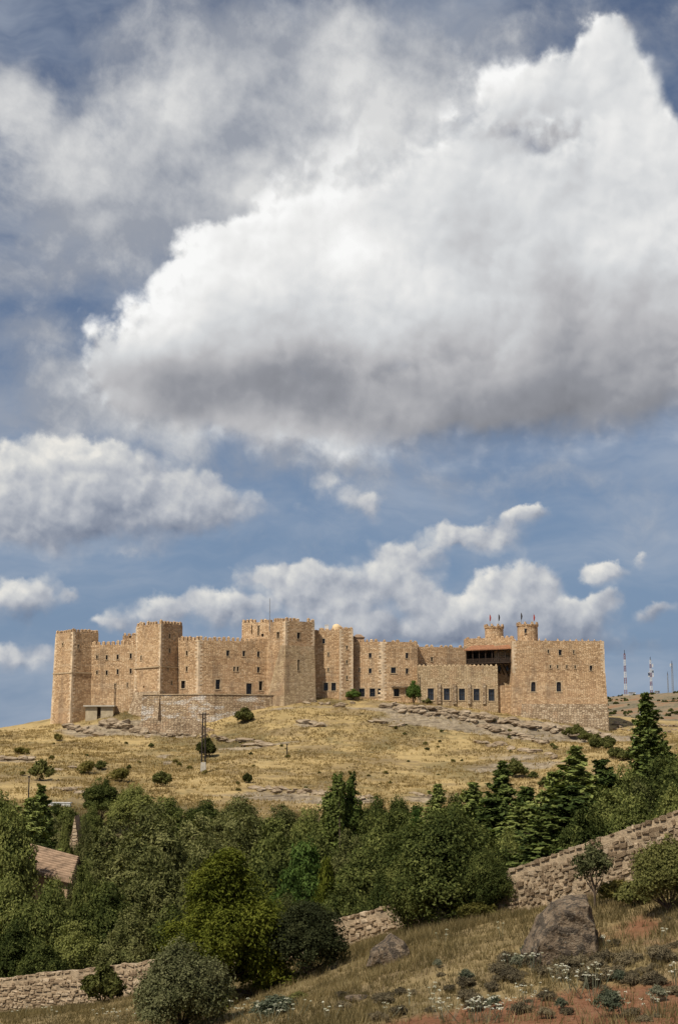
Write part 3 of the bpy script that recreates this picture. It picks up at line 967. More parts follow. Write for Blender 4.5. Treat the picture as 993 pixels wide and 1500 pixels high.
def merlons(mb, A, B, z, w=0.66, gap=0.46, h=0.95, th=0.55, pointed=0.35, jit=0.10, ruin=0.12, mat=0):
    e = Vector((B.x - A.x, B.y - A.y, 0)); L = e.length; eu = e / L; nrm = Vector((eu.y, -eu.x, 0))
    n = max(1, int(round((L + gap) / (w + gap))))
    st = L / n
    for k in range(n):
        if random.random() < ruin * 0.35:
            continue
        s = (k + 0.5) * st
        ww = min(w * random.uniform(1 - jit * 2, 1 + jit * 2), st * 0.93)
        hh = h * random.uniform(1 - jit * 2 - ruin * .6, 1 + jit * 1.5)
        c = A + eu * s - nrm * (th / 2 + 0.02)
        q = [(-ww / 2, 0), (ww / 2, 0), (ww / 2, th), (-ww / 2, th)]
        def pt(x, y, zz):
            p = c + eu * x + nrm * (th / 2 - y)
            return (p.x, p.y, zz)
        hb = hh * (1 - pointed)
        b = [pt(x, y, z) for x, y in q]
        m_ = [pt(x, y, z + hb) for x, y in q]
        for i in range(4):
            j = (i + 1) % 4
            mb.face([b[i], b[j], m_[j], m_[i]], mat)
        top = pt(random.uniform(-.05, .05), th / 2, z + hh)
        for i in range(4):
            j = (i + 1) % 4
            mb.face([m_[i], m_[j], top], mat)


def volume(name, bottom, top, z0, z1, wins=None, mat='stone_castle', crenel=None, crenel_edges=(0, 1), label=None, quoins=()):
    """solid block on a plan polygon (front edge first, counter-clockwise from above); wins {edge: [...]}"""
    mb, wl = MB(), []
    n = len(bottom)
    for i in range(n):
        j = (i + 1) % n
        wall_face(mb, bottom[i], bottom[j], top[i], top[j], z0, z1, (wins or {}).get(i, []), wl)
    mb.face([(p.x, p.y, z1) for p in top], 0)
    o = adopt(mb.build(name, mat))
    bpy.context.view_layer.update()
    attach(o, wl)
    if crenel:
        cb = MB()
        for i in crenel_edges:
            merlons(cb, top[i], top[(i + 1) % n], z1, **crenel)
        c = cb.build('battlement', mat)
        c.parent = o
        c.matrix_parent_inverse = o.matrix_world.inverted()
        c['kind'] = 'stuff'
    if quoins:
        qb = MB()
        for vi in quoins:
            pv, nx = (vi - 1) % n, (vi + 1) % n
            z = z0; k = 0
            while z < z1 - .2:
                h = random.uniform(.34, .52)
                f = (z + h / 2 - z0) / (z1 - z0)
                c = bottom[vi].lerp(top[vi], f)
                ea = (bottom[pv].lerp(top[pv], f) - c).normalized(); eb = (bottom[nx].lerp(top[nx], f) - c).normalized()
                la, lb = (random.uniform(.7, 1.1), random.uniform(.35, .55)) if k % 2 else (random.uniform(.35, .55), random.uniform(.7, 1.1))
                na = Vector((-ea.y, ea.x, 0)); nb = Vector((eb.y, -eb.x, 0))     # outward of both faces
                na = na if na.dot(eb) < 0 else -na
                nb = nb if nb.dot(ea) < 0 else -nb
                pr = random.uniform(.012, .045)
                o_ = c + (na + nb) * pr
                p1 = c + ea * la + na * pr; p2 = c + eb * lb + nb * pr
                i1 = c + ea * la - na * .1; i2 = c + eb * lb - nb * .1
                zz0, zz1 = z + .012, min(z + h - .012, z1 - .01)
                for a_, b_ in ((p1, o_), (o_, p2), (p2, i2), (i1, p1)):
                    qb.face([(a_.x, a_.y, zz0), (b_.x, b_.y, zz0), (b_.x, b_.y, zz1), (a_.x, a_.y, zz1)])
                for zz in (zz0, zz1):
                    qb.face([(p.x, p.y, zz) for p in (p1, o_, p2, i2, c - (na + nb) * .1, i1)])
                z += h; k += 1
        qo = sub(o, qb, 'corner_stone', 'quoin')
        qo['kind'] = 'stuff'
    if label:
        o['label'] = label
    return o


def sub(part, mb, name, mats, kind=None):
    o = mb.build(name, mats)
    o.parent = part
    o.matrix_parent_inverse = part.matrix_world.inverted()
    if kind:
        o['kind'] = kind
    return o


def build_castle():
    S, SL, DR = 'slit', 'slit', 'door'
    # --- square tower at the left end
    C, L, R = plan(107, 328), plan(81, 334), plan(144, 332.4)
    Cb, Lb, Rb = plan(106.0, 327.6), plan(77.0, 333.8), plan(145, 332.0)
    bk = L + R - C
    z1 = zat(107, 925.5, 328)
    t1 = volume('tower', [Lb, Cb, Rb, bk], [L, C, R, bk], 2.0, z1,
                {1: [(115.2, 947, 2.2, 5, S), (138, 941, 4, 5, 'bare')], 0: [(93, 944, 1.6, 4, S)]},
                crenel=dict(w=.62, gap=.40, h=.85, pointed=.25), crenel_edges=(0, 1, 2, 3), quoins=(0, 1))
    mb = MB()
    zl = zat(107, 985, 328)
    for a, b in ((L, C), (C, R)):
        k = (zl - 2.0) / (z1 - 2.0)
        a2 = (Lb.lerp(L, k) if a is L else Cb.lerp(C, k)); b2 = (Cb.lerp(C, k) if b is C else Rb.lerp(R, k))
        e = (b2 - a2).normalized(); nr = Vector((e.y, -e.x, 0))
        q = [a2 + nr * .14 - e * .1, b2 + nr * .14 + e * .1, b2 - nr * .2, a2 - nr * .2]
        mb.hexa([(p.x, p.y, zl - .16) for p in q], [(p.x, p.y, zl + .16) for p in q])
    sub(t1, mb, 'string_course', 'trim_stone')
    # --- curtain wall between the towers
    A, B = plan(127, 331.3), plan(204, 329.6)
    w1 = volume('curtain_wall', [A, B, B + Vector((1, 9, 0)), A + Vector((1, 9, 0))], [A, B, B + Vector((1, 9, 0)), A + Vector((1, 9, 0))], 5.0, zat(165, 944.5, 330.4),
                {0: [(142.6, 962.5, 2.2, 5, S), (156.8, 963, 2.8, 6.5, S), (172.8, 962.5, 2.8, 7, S), (191.9, 961, 2.8, 7.5, S),
                     (142.6, 985, 2.2, 5, S), (156.8, 985.5, 2.8, 6.5, S), (172.8, 984, 2.8, 7, S), (191.9, 983, 2.8, 7, S), (169, 1004.5, 1.8, 6, S), (187, 1003.5, 1.6, 6, S)]},
                crenel=dict(w=.72, gap=.42, h=1.05, pointed=.3), crenel_edges=(0,))
    mb = MB()
    p0, p1 = pix(168.6, 1007, 330.2), pix(168.6, 1038, 330.2)
    mb.box(((p0.x + p1.x) / 2, 330.15, (p0.z + p1.z) / 2), (.10, .10, p0.z - p1.z))
    sub(w1, mb, 'drain_pipe', 'pole_dark')
    # turret peeping over that wall
    a, b = plan(179.5, 336), plan(198, 336)
    volume('turret', [a, b, b + Vector((0, 5, 0)), a + Vector((0, 5, 0))], [a, b, b + Vector((0, 5, 0)), a + Vector((0, 5, 0))], 20, zat(188, 931, 336),
           {0: [(191, 933, 3, 2.5, 'bare')]}, crenel=dict(w=.6, gap=.4, h=.9, ruin=.3))
    # --- second square tower
    C, L, R = plan(235.5, 323), plan(199, 330), plan(267, 328.6)
    Cb, Lb, Rb = plan(235.5, 322.4), plan(197, 329.6), plan(268, 328.2)
    bk = L + R - C
    z1 = zat(235, 913.5, 323)
    t2 = volume('tower', [Lb, Cb, Rb, bk], [L, C, R, bk], 4.0, z1,
                {1: [(248.7, 931.6, 2.0, 6.5, S), (248.7, 953, 2.0, 6.5, S), (246.4, 979, 1.8, 4, S), (251.6, 1000.5, 1.8, 5, S)], 0: [(207.3, 964, 1.8, 7, S), (211, 1006, 1.8, 3, 'bare')]},
                crenel=dict(w=.62, gap=.42, h=.95, pointed=.3), crenel_edges=(0, 1, 2, 3), quoins=(0, 1))
    mb = MB()
    zl = zat(235, 976.5, 323)
    for a, b in ((L, C), (C, R)):
        e = (b - a).normalized(); nr = Vector((e.y, -e.x, 0))
        q = [a + nr * .42 - e * .1, b + nr * .42 + e * .1, b - nr * .3, a - nr * .3]
        mb.hexa([(p.x, p.y, zl - .13) for p in q], [(p.x, p.y, zl + .13) for p in q])
    sub(t2, mb, 'string_course', 'trim_stone')
    # stump of older masonry heaped against its foot
    a, b, c = plan(183, 327.5), plan(232, 319.8), plan(262, 325.6)
    a2, b2, c2 = plan(198, 328.6), plan(236, 322.1), plan(254, 326.6)
    volume('tower_footing', [a, b, c, c + Vector((-2, 5, 0))], [a2, b2, c2, c2 + Vector((-2, 4, 0))], 4.0, zat(232, 1012, 322), mat='stone_rubble')
    # --- angled curtain wall on the terrace
    A, B, Cc = plan(253, 328.0), plan(291, 324.6), plan(392, 330.5)
    ct = [A, B, Cc, Cc + Vector((0, 9, 0)), A + Vector((0, 9, 0))]
    volume('curtain_wall', ct, ct, 6.0, zat(291, 937.5, 324.6),
           {0: [(274, 956.7, 2.4, 6.5, S), (274, 980, 2.4, 7, S), (268.6, 1002.8, 5.5, 11, 'win')],
            1: [(333.9, 956.8, 4, 8, S), (343.4, 980, 2.6, 7, 'slit'), (348.4, 980, 2.6, 7, 'slit'), (319.4, 1002.5, 6.5, 14, 'win'), (357.4, 957.5, 3.6, 8, S), (378.7, 958.2, 3.6, 8, S), (378.7, 981.2, 3.6, 8, S),
                (365, 1008.8, 8, 15.5, DR), (382, 1004.5, 5, 13, 'win')]},
           crenel=dict(w=.72, gap=.42, h=1.0, pointed=.25), crenel_edges=(0, 1), quoins=(1,))
    # --- terrace wall with whitewash stains
    A, B, Cc = plan(209, 322.6, 1030), plan(314, 320.2, 1030), plan(412, 325.4, 1030)
    tp = [A, B, Cc, Cc + Vector((-1, 4, 0)), B + Vector((0, 6, 0)), A + Vector((1, 6, 0))]
    bt = [A + Vector((-.3, -.4, 0)), B + Vector((0, -.5, 0)), Cc + Vector((.3, -.3, 0)), Cc + Vector((-1, 4, 0)), B + Vector((0, 6, 0)), A + Vector((1, 6, 0))]
    tw = volume('terrace_wall', bt, tp, 5.0, zat(314, 1017.5, 320.2), mat='stone_white', label='grey terrace wall streaked with whitewash')
    mb = MB()
    zt = zat(314, 1017.5, 320.2)
    for a, b in ((A, B), (B, Cc)):
        e = (b - a).normalized(); nr = Vector((e.y, -e.x, 0))
        q = [a + nr * .18, b + nr * .18, b - nr * .5, a - nr * .5]
        mb.hexa([(p.x, p.y, zt + .003) for p in q], [(p.x, p.y, zt + .20) for p in q])
    sub(tw, mb, 'coping', 'trim_stone')
    # --- keep
    A, B = plan(354, 334), plan(390, 331.2)
    q = [A, B, B + Vector((0, 9, 0)), A + Vector((0, 9, 0))]
    volume('keep_wing', q, q, 14.0, zat(372, 912, 333), {0: [(369, 922.5, 1.6, 13, 'bare'), (378.8, 923.5, 2.0, 14, S), (385, 930.5, 4.2, 4.5, 'bare')]},
           crenel=dict(w=.60, gap=.40, h=.85, pointed=.25), crenel_edges=(0, 3))
    L, C, R = plan(386, 331.4), plan(418, 325), plan(460.5, 329.6)
    bk = plan(430, 341)
    q = [L, C, R, R + Vector((-1, 10, 0)), L + Vector((1, 10, 0))]
    kp = volume('keep', q, q, 6.0, zat(418, 909, 325), {0: [(407.5, 930.4, 3.6, 9, 'slit')], 1: [(437.3, 931.2, 4.4, 9, 'slit')]}, mat='stone_castle',
                crenel=dict(w=.60, gap=.42, h=.9, pointed=.25), crenel_edges=(0, 1, 2, 3), quoins=(1, 2))
    L1, C1, R1 = plan(410.5, 326.2), plan(418, 324.6), plan(460.8, 329.2)
    L0, C0, R0 = plan(383, 325.8), plan(416, 322.4), plan(464, 327.8)
    volume('keep_talus', [L0, C0, R0, R0 + Vector((-2, 4, 0)), L0 + Vector((2, 6, 0))], [L1, C1, R1, R1 + Vector((-2, 4, 0)), L1 + Vector((2, 4, 0))], 6.0, zat(418, 945, 325),
           {1: [(437, 974.4, 2.8, 16, 'slit')]}, mat='stone_keep', label='sloping grey stone foot of the keep')
    # mast on the keep
    mb = MB()
    p = pix(395, 925, 329.6)
    mb.tube([(p.x, p.y, p.z), (p.x, p.y, zat(395, 876.5, 329.6))], [.09, .06], 6)
    sub(kp, mb, 'mast', 'grey_steel')
    # --- rough range right of the keep
    A, B = plan(459, 332.2), plan(499, 332)
    q = [A, B, B + Vector((0, 9, 0)), A + Vector((0, 9, 0))]
    volume('range_wall', q, q, 6.0, zat(478, 923, 332), {0: [(474.2, 939, 3.6, 7, S), (481, 958.3, 1.8, 5, S), (481, 981, 1.8, 5, S), (477.4, 1006, 6.5, 11.5, 'win'), (488.6, 1006, 6.5, 11.5, 'win')]},
           crenel=dict(w=.9, gap=.35, h=.6, ruin=.8, jit=.2), crenel_edges=(0,))
    A, B = plan(497, 330.6), plan(517, 331.2)
    q = [A, B, B + Vector((-.2, 7, 0)), A + Vector((0, 7, 0))]
    tw3 = volume('tower', q, q, 6.0, zat(507, 922, 331), {0: [(507.9, 948.4, 2.0, 5, S), (507.9, 969.8, 2.0, 5, S), (507.9, 992.7, 2.0, 5, S)]},
                 crenel=dict(w=.8, gap=.35, h=.75, ruin=.5, jit=.15), crenel_edges=(0, 1, 3), quoins=(0, 1))
    # pale dome and small white block on that roof
    mb = MB()
    c = pix(493, 919.5, 336); r = 1.05
    nl, nm = 14, 6
    for i in range(nm):
        for j in range(nl):
            def sp(ii, jj):
                th = math.pi / 2 * ii / nm; ph = 2 * math.pi * jj / nl
                return (c.x + r * math.cos(th) * math.cos(ph), c.y + r * math.cos(th) * math.sin(ph), c.z + r * .85 * math.sin(th))
            mb.face([sp(i, j), sp(i, j + 1), sp(i + 1, j + 1), sp(i + 1, j)] if i < nm - 1 else [sp(i, j), sp(i, j + 1), sp(i + 1, 0)])
    mb.tube([(c.x, c.y, c.z - 1.5), (c.x, c.y, c.z)], [1.05, 1.05], 14)
    sub(tw3, mb, 'roof_dome', 'cream_dome')
    mb = MB()
    c = pix(478.5, 918.5, 335)
    mb.box((c.x, c.y, c.z), (.9, .8, .9)); mb.box((c.x, c.y, c.z + .5), (1.0, .9, .1))
    sub(tw3, mb, 'roof_vent', 'white_paint')
    # --- two-bay range
    A, B, C2 = plan(515, 333.4), plan(560, 332.4), plan(611.5, 333.6)
    q = [A, B, C2, C2 + Vector((0, 9, 0)), A + Vector((0, 9, 0))]
    rg = volume('range_wall', q, q, 6.0, zat(560, 940, 332.4),
                {0: [(526.7, 981.3, 1.8, 5, S), (542, 960.2, 4, 7, S), (542, 982.7, 4, 7, S), (556.6, 960, 2.2, 6, S), (556.6, 982.5, 2.2, 6, S), (530, 1014.5, 8, 12, 'win'), (545.4, 1014.5, 8, 12, 'win'), (556, 1014.5, 5.5, 12, 'win')],
                 1: [(595.9, 960.4, 3.8, 8, S), (576, 981.8, 7, 8.5, 'blue'), (596, 983, 3.8, 8, S), (580.7, 1014.5, 8, 11, 'win'), (597.3, 1014, 6.5, 10, 'win')]},
                crenel=dict(w=.7, gap=.45, h=.65, ruin=.35, jit=.15, pointed=.4), crenel_edges=(0, 1), quoins=(1,))
    mb = MB()
    a, b = plan(573, 332.6), plan(605, 333.3); zl = zat(590, 1006.5, 333)
    q = [a + Vector((0, -.7, 0)), b + Vector((0, -.7, 0)), b, a]
    mb.hexa([(p.x, p.y, zl - .09) for p in q], [(p.x, p.y, zl + .09) for p in q])
    sub(rg, mb, 'canopy_ledge', 'window_frame')
    mb = MB()
    c = pix(525, 935, 338)
    mb.box((c.x, c.y, c.z - .3), (2.6, 3.0, 1.0)); mb.box((c.x, c.y, c.z + .5), (3.0, 3.4, .8), taper=.35)
    sub(rg, mb, 'stair_roof', 'house_tile')
    # --- high back wall and low annex with five glazed bays
    A, B = plan(608, 337.5), plan(692, 341.5)
    q = [A, B, B + Vector((0, 8, 0)), A + Vector((0, 8, 0))]
    volume('curtain_wall', q, q, 10.0, zat(650, 948, 339.5), {0: [(632.2, 965.7, 2.8, 6, S)]}, crenel=dict(w=.72, gap=.5, h=.6, pointed=.5), crenel_edges=(0,))
    A, B = plan(611, 331.0), plan(728, 330.6)
    q = [A, B, B + Vector((.4, 6.0, 0)), A + Vector((0, 5.5, 0))]
    ax = volume('annex', q, q, 6.0, zat(670, 976, 330.8), {0: [(630.6, 1017, 8.6, 17, 'blue'), (654, 1017, 8.6, 17, 'blue'), (676.2, 1017.3, 8.6, 17, 'blue'), (697.6, 1017.6, 8.6, 17, 'blue'), (719.6, 1018, 8.6, 17, 'blue')]},
                mat='stone_keep', crenel=dict(w=.85, gap=.12, h=.55, pointed=.8, jit=.04), crenel_edges=(0, 1))
    for px in (642.6, 665.3, 687, 708.6):
        mb = MB()
        p = pix(px, 1012, 330.6)
        zt, zb = zat(px, 1001, 330.5), zat(px, 1031, 330.5)
        mb.box((p.x, 330.62, (zt + zb) / 2), (.75, .55, zt - zb))
        sub(ax, mb, 'buttress', 'stone_rubble')
    mb = MB()
    p = pix(613, 1010, 330.6)
    mb.box((p.x, 330.5, zat(613, 1006, 330.5)), (.14, .14, 6.2))
    sub(ax, mb, 'drain_pipe', 'pole_dark')
    # low wall under the recess
    A, B = plan(727, 331.4), plan(749, 331.0)
    q = [A, B, B + Vector((0, 3, 0)), A + Vector((0, 3, 0))]
    volume('recess_wall', q, q, 6.0, zat(738, 1004, 331), mat='stone_castle')
    A, B = plan(724, 336.0), plan(754, 335.2)
    q = [A, B, B + Vector((0, 4, 0)), A + Vector((0, 4, 0))]
    volume('recess_wall', q, q, 10.0, zat(738, 942, 336), {0: [(731, 979, 3.5, 7, S), (742.6, 979, 3.2, 7, S)]}, mat='stone_keep')
    # --- block behind the gallery with round turrets
    A, B = plan(684, 342), plan(753, 338.5)
    q = [A, B, B + Vector((0, 9, 0)), A + Vector((0, 9, 0))]
    volume('gallery_block', q, q, 14.0, zat(718, 934.5, 340), crenel=dict(w=.8, gap=.4, h=.6, ruin=.4), crenel_edges=(0, 3))

    def round_turret(px, D, rpx, ytop, zb, poles, win=None):
        c = plan(px, D); n = 18
        r = rpx * D / F
        mb = MB()
        z1 = zat(px, ytop + 4.5, D)
        for i in range(n):
            t0, t1_ = 2 * math.pi * i / n, 2 * math.pi * (i + 1) / n
            for k, (ra, rb, za, zb_) in enumerate(((1, 1, zb, z1 - .5), (1, 1.08, z1 - .5, z1 - .3), (1.08, 1.08, z1 - .3, z1))):
                p = [(c.x + r * q_ * math.cos(t), c.y + r * q_ * math.sin(t), z_) for (q_, t, z_) in ((ra, t0, za), (ra, t1_, za), (rb, t1_, zb_), (rb, t0, zb_))]
                mb.face(p, 0, [(r * t0, za), (r * t1_, za), (r * t1_, zb_), (r * t0, zb_)])
            if i % 2 == 0:
                mb2_c = (c.x + r * .98 * math.cos((t0 + t1_) / 2), c.y + r * .98 * math.sin((t0 + t1_) / 2), z1 + .3)
                mb.box(mb2_c, (.5, .55, .6), (t0 + t1_) / 2 + math.pi / 2, taper=.7)
        mb.face([(c.x + r * 1.07 * math.cos(2 * math.pi * i / n), c.y + r * 1.07 * math.sin(2 * math.pi * i / n), z1) for i in range(n)])
        o = adopt(mb.build('round_turret', 'stone_castle'))
        bpy.context.view_layer.update()
        if win:
            w = MB()
            wc = pix(win[0], win[1], D - r)
            w.box((wc.x, wc.y - .03, wc.z), (.42, .14, 1.0), 0, 1)
            w.box((wc.x, wc.y - .06, wc.z + .58), (.70, .18, .16), 0, 0)
            w.box((wc.x, wc.y - .06, wc.z - .56), (.66, .18, .12), 0, 0)
            sub(o, w, 'window', ['trim_stone', 'dark_glass'])
        for (fx, ft, red) in poles:
            f = MB()
            p0 = plan(fx, D); zt = zat(fx, ft, D)
            f.tube([(p0.x, p0.y, z1), (p0.x, p0.y, zt)], [.06, .05], 6, 0)
            f.tube([(p0.x + .05, p0.y - .1, zt - .25), (p0.x + .12, p0.y - .14, zt - .9), (p0.x + .04, p0.y - .12, zt - 1.7)], [.10, .20, .12], 6, 1)
            sub(o, f, 'flagpole', ['grey_steel', 'flag_red' if red else 'pole_dark'])
        return o
    round_turret(724, 343.5, 13.5, 914, 22, [(718, 899.5, True), (731, 899, False)])
    round_turret(773, 338, 15.0, 911, 20, [(764, 897, False), (782.5, 899, True)], (769, 924))
    # --- great tower at the right end
    A, B = plan(750, 329), plan(884.6, 330.6)
    zk = zat(818, 986, 329.5)
    A1 = A; B1 = plan(886.2, 330.3)
    q = [A, B, B + Vector((-1, 12, 0)), A + Vector((0, 12, 0))]
    bt = volume('great_tower', q, q, zk, zat(818, 938.5, 329.6),
                {0: [(802.7, 954.4, 2, 5, S), (820, 955.8, 4.4, 8, S), (839.8, 955, 2, 5, S), (805.7, 976.6, 2, 4.5, S), (816.2, 976.6, 2, 4.5, S), (829.6, 976.6, 2, 4.5, S), (841.9, 977, 2, 4.5, S), (865, 978.7, 3.6, 7.5, S)]},
                crenel=dict(w=.40, gap=1.1, h=.55, pointed=.9, jit=.2, ruin=.2), crenel_edges=(0, 3), quoins=(0, 1))
    A0, B0 = plan(742.5, 326.4), plan(890, 328.2)
    At = A + Vector((-.02, -.03, 0)); Bt = B + Vector((.1, -.03, 0))
    volume('great_tower_base', [A0, B0, B0 + Vector((-1, 14, 0)), A0 + Vector((.6, 14, 0))], [At, Bt, Bt + Vector((-1, 12, 0)), At + Vector((0, 12, 0))], 0.0, zk,
           {0: [(780.7, 1006, 6.6, 14, 'arch'), (818, 1006, 6.6, 14, 'arch')]})
    a, b = plan(757, 324.6, 1050), plan(892, 326.2, 1050)
    a1, b1 = plan(764, 327.4, 1030), plan(889, 328.3, 1030)
    volume('tower_footing', [a, b, b + Vector((0, 6, 0)), a + Vector((0, 6, 0))], [a1, b1, b1 + Vector((0, 3, 0)), a1 + Vector((0, 3, 0))], 0.0, zat(820, 1031, 327.5), mat='stone_rubble')
    a, b = plan(862, 326.4), plan(891.6, 327.4)
    # --- wooden gallery under a tiled lean-to
    A, B = plan(682, 337.0), plan(750, 331.0)
    e = (B - A); Lg = e.length; e = e / Lg; nr = Vector((e.y, -e.x, 0))
    bk = 4.2
    zf, zr = zat(715, 971, 334), zat(715, 951.5, 334)
    g = MB()
    def gb(s0, s1, o0, o1, za, zb, mat=0):
        q = [A + e * s0 + nr * o1, A + e * s1 + nr * o1, A + e * s1 + nr * o0, A + e * s0 + nr * o0]
        g.hexa([(p.x, p.y, za) for p in q], [(p.x, p.y, zb) for p in q], mat)
    gb(0, Lg, -bk, 0, zf - .12, zf + .12)
    gb(0, Lg, -.20, -.02, zr - .30, zr)
    gb(.02, .2, -bk, -.25, zf + .13, zr - .02)
    gb(.2, Lg, -bk, -bk + .15, zf + .13, zr + .8)
    gal = adopt(g.build('gallery', 'dark_wood'))
    bpy.context.view_layer.update()
    nb = 8
    for k in range(nb):
        s = .1 + k * (Lg - .3) / (nb - 1)
        g = MB(); gb(s - .09, s + .09, -.19, -.03, zf + .125, zr - .305)
        sub(gal, g, 'post', 'dark_wood')
    g = MB()
    gb(.1, Lg, -.16, -.06, zf + .98, zf + 1.08)
    s = .35
    while s < Lg - .2:
        gb(s, s + .12, -.13, -.09, zf + .13, zf + .975)
        s += .21
    sub(gal, g, 'railing', 'dark_wood')
    for k in range(4):
        s = 7.4 + k * .95
        g = MB()
        q0 = A + e * s
        if s < Lg:
            p0 = q0 + nr * -.15; p1 = q0 + nr * (-bk + .3)
            g.tube([(p0.x, p0.y, zf - .15), (p1.x, p1.y, zf - 3.2)], [.13, .13], 4)
            sub(gal, g, 'bracket', 'dark_wood')
    # roof: slope with rows of barrel tiles
    g = MB()
    zb, ze = zr + 1.35, zr + .02
    q = [A - e * .3 + nr * .55, B + e * .05 + nr * .55, B + e * .05 - nr * (bk + .2), A - e * .3 - nr * (bk + .2)]
    g.face([(q[0].x, q[0].y, ze), (q[1].x, q[1].y, ze), (q[2].x, q[2].y, zb), (q[3].x, q[3].y, zb)])
    g.face([(q[3].x, q[3].y, zb - .12), (q[2].x, q[2].y, zb - .12), (q[1].x, q[1].y, ze - .12), (q[0].x, q[0].y, ze - .12)])
    g.face([(q[0].x, q[0].y, ze - .12), (q[1].x, q[1].y, ze - .12), (q[1].x, q[1].y, ze), (q[0].x, q[0].y, ze)])
    s = -.2
    while s < Lg:
        a = A + e * s + nr * .6; b = A + e * s - nr * (bk + .1)
        g.tube([(a.x, a.y, ze + .02), (b.x, b.y, zb + .02)], [.10, .10], 6)
        s += .27
    sub(gal, g, 'tiled_roof', 'roof_tile')


build_castle()


# ---------------------------------------------------------------- foliage builders
def unit(v):
    return v / np.maximum(np.linalg.norm(v, axis=-1, keepdims=True), 1e-9)


def leaves(C, Nrm, size, rng, aspect=0.5, along=None, jitter=0.35):
    """one rhombic blade per centre C; Nrm biases its face, along its long axis"""
    n = len(C)
    nn = unit(Nrm + rng.normal(0, 0.55, (n, 3)))
    a = rng.normal(0, 1, (n, 3)) if along is None else along + rng.normal(0, 0.45, (n, 3))
    a = unit(a - nn * np.sum(a * nn, 1, keepdims=True))
    b = np.cross(nn, a)
    s = (size * rng.uniform(1 - jitter, 1 + jitter, n))[:, None]
    lift = nn * s * 0.18
    V = np.stack([C - a * s, C + b * s * aspect + lift, C + a * s, C - b * s * aspect + lift], 1).reshape(-1, 3)
    Q = np.arange(4 * n).reshape(n, 4)
    return V, Q


def crown(lobes, n, size, rng, aspect=0.5, clusters=34, spread=0.24, inner=0.16, upness=0.25, along=None):
    lobes = [(np.array(c, float), np.array(r, float) if np.ndim(r) else np.full(3, float(r))) for c, r in lobes]
    w = np.array([np.mean(r) ** 2 for _, r in lobes]); w /= w.sum()
    Cs, Ns = [], []
    for (c, r), k in zip(lobes, w):
        m = max(30, int(n * k))
        kc = max(8, int(clusters))
        d = unit(rng.normal(0, 1, (kc, 3)) + np.array([0, 0, upness]))
        cc = d * rng.uniform(0.72, 1.08, (kc, 1))
        i = rng.integers(0, kc, m)
        p = cc[i] + rng.normal(0, spread, (m, 3)) * rng.uniform(0.4, 1.0, (m, 1))
        q = rng.random(m) < inner
        p[q] *= rng.uniform(0.2, 0.8, (q.sum(), 1))
        Cs.append(c + p * r)
        Ns.append(unit(d[i] * 0.8 + unit(p) * 0.6 + np.array([0, 0, 0.25])))
    return leaves(np.concatenate(Cs), np.concatenate(Ns), size, rng, aspect, along)


def limbs(mb, base_r, h0, targets, rng, lean=0.0):
    """trunk to h0, then limbs that bend up to each target"""
    top = Vector((lean, 0, h0))
    mb.tube([(0, 0, -0.5), (lean * .2, 0, h0 * .4), top], [base_r * 1.25, base_r, base_r * .8], 7, cap=False)
    for t in targets:
        t = Vector(t)
        mid = top.lerp(t, 0.5) + Vector((rng.uniform(-.1, .1), rng.uniform(-.1, .1), -0.12)) * (t - top).length
        st = top.lerp(Vector((0, 0, 0)), rng.uniform(0, .35))
        mb.tube([st, mid, t], [base_r * .6, base_r * .36, base_r * .10], 5, cap=False)


class Kind:
    def __init__(self, name, h, w, crown_me, trunk_me, leaf):
        self.name, self.h, self.w, self.crown, self.trunk, self.leaf = name, h, w, crown_me, trunk_me, leaf


def kind_round(nm, seed, h, w, leaf, n, size, nl=18, trunk=0.22, squat=0.9, aspect=0.5, base_r=None, clusters=34, up=0.25, rlo=.20, rhi=.40):
    rng = np.random.default_rng(seed)
    lobes, rr = [], w / 2
    zc = h * (trunk + (1 - trunk) / 2); hz = h * (1 - trunk) / 2
    for k in range(nl):
        d = unit(rng.normal(0, 1, 3)); d[2] = abs(d[2]) * 1.2 - 0.45
        f = rng.uniform(0.50, 0.80)
        c = np.array([d[0] * rr * f, d[1] * rr * f, zc + d[2] * hz * f])
        r = rng.uniform(rlo, rhi) * rr
        c[2] = min(c[2], h - r * squat)
        lobes.append((c, (r, r, r * squat)))
    lobes.append((np.array([0, 0, zc]), (rr * .55, rr * .55, hz * .6)))
    lobes.append((np.array([rng.uniform(-.1, .1) * rr, 0, h - rr * .36]), (rr * .36, rr * .36, rr * .34)))
    V, Q = crown(lobes, n, size, rng, aspect, clusters=clusters, upness=up)
    cm = mesh_np(nm + '_crown', V, Q); cm.materials.append(MAT[leaf])
    mb = MB()
    limbs(mb, base_r or w * .032, h * max(.1, trunk) * 1.2, [tuple(l[0]) for l in lobes[::2]], random.Random(seed))
    tm = mb.mesh(nm + '_trunk'); tm.materials.append(MAT['bark'])
    return Kind(nm, h, w, cm, tm, leaf)


def kind_poplar(nm, seed, h, w, leaf, n, size):
    rng = np.random.default_rng(seed)
    lobes = []
    for k in range(15):
        t = k / 14
        r = w / 2 * (0.45 + 0.55 * math.sin(math.pi * min(1, 0.15 + t * 0.85))) * rng.uniform(.6, .85)
        lobes.append((np.array([rng.uniform(-.25, .25) * w * .6, rng.uniform(-.25, .25) * w * .6, h * (0.14 + 0.80 * t)]), (r * 1.0, r * 1.0, h * .095)))
    V, Q = crown(lobes, n, size, rng, 0.55, clusters=24, along=np.array([0, 0, 0.5]))
    cm = mesh_np(nm + '_crown', V, Q); cm.materials.append(MAT[leaf])
    mb = MB()
    limbs(mb, .16, h * .3, [tuple(l[0]) for l in lobes[3:]], random.Random(seed))
    tm = mb.mesh(nm + '_trunk'); tm.materials.append(MAT['bark'])
    return Kind(nm, h, w, cm, tm, leaf)


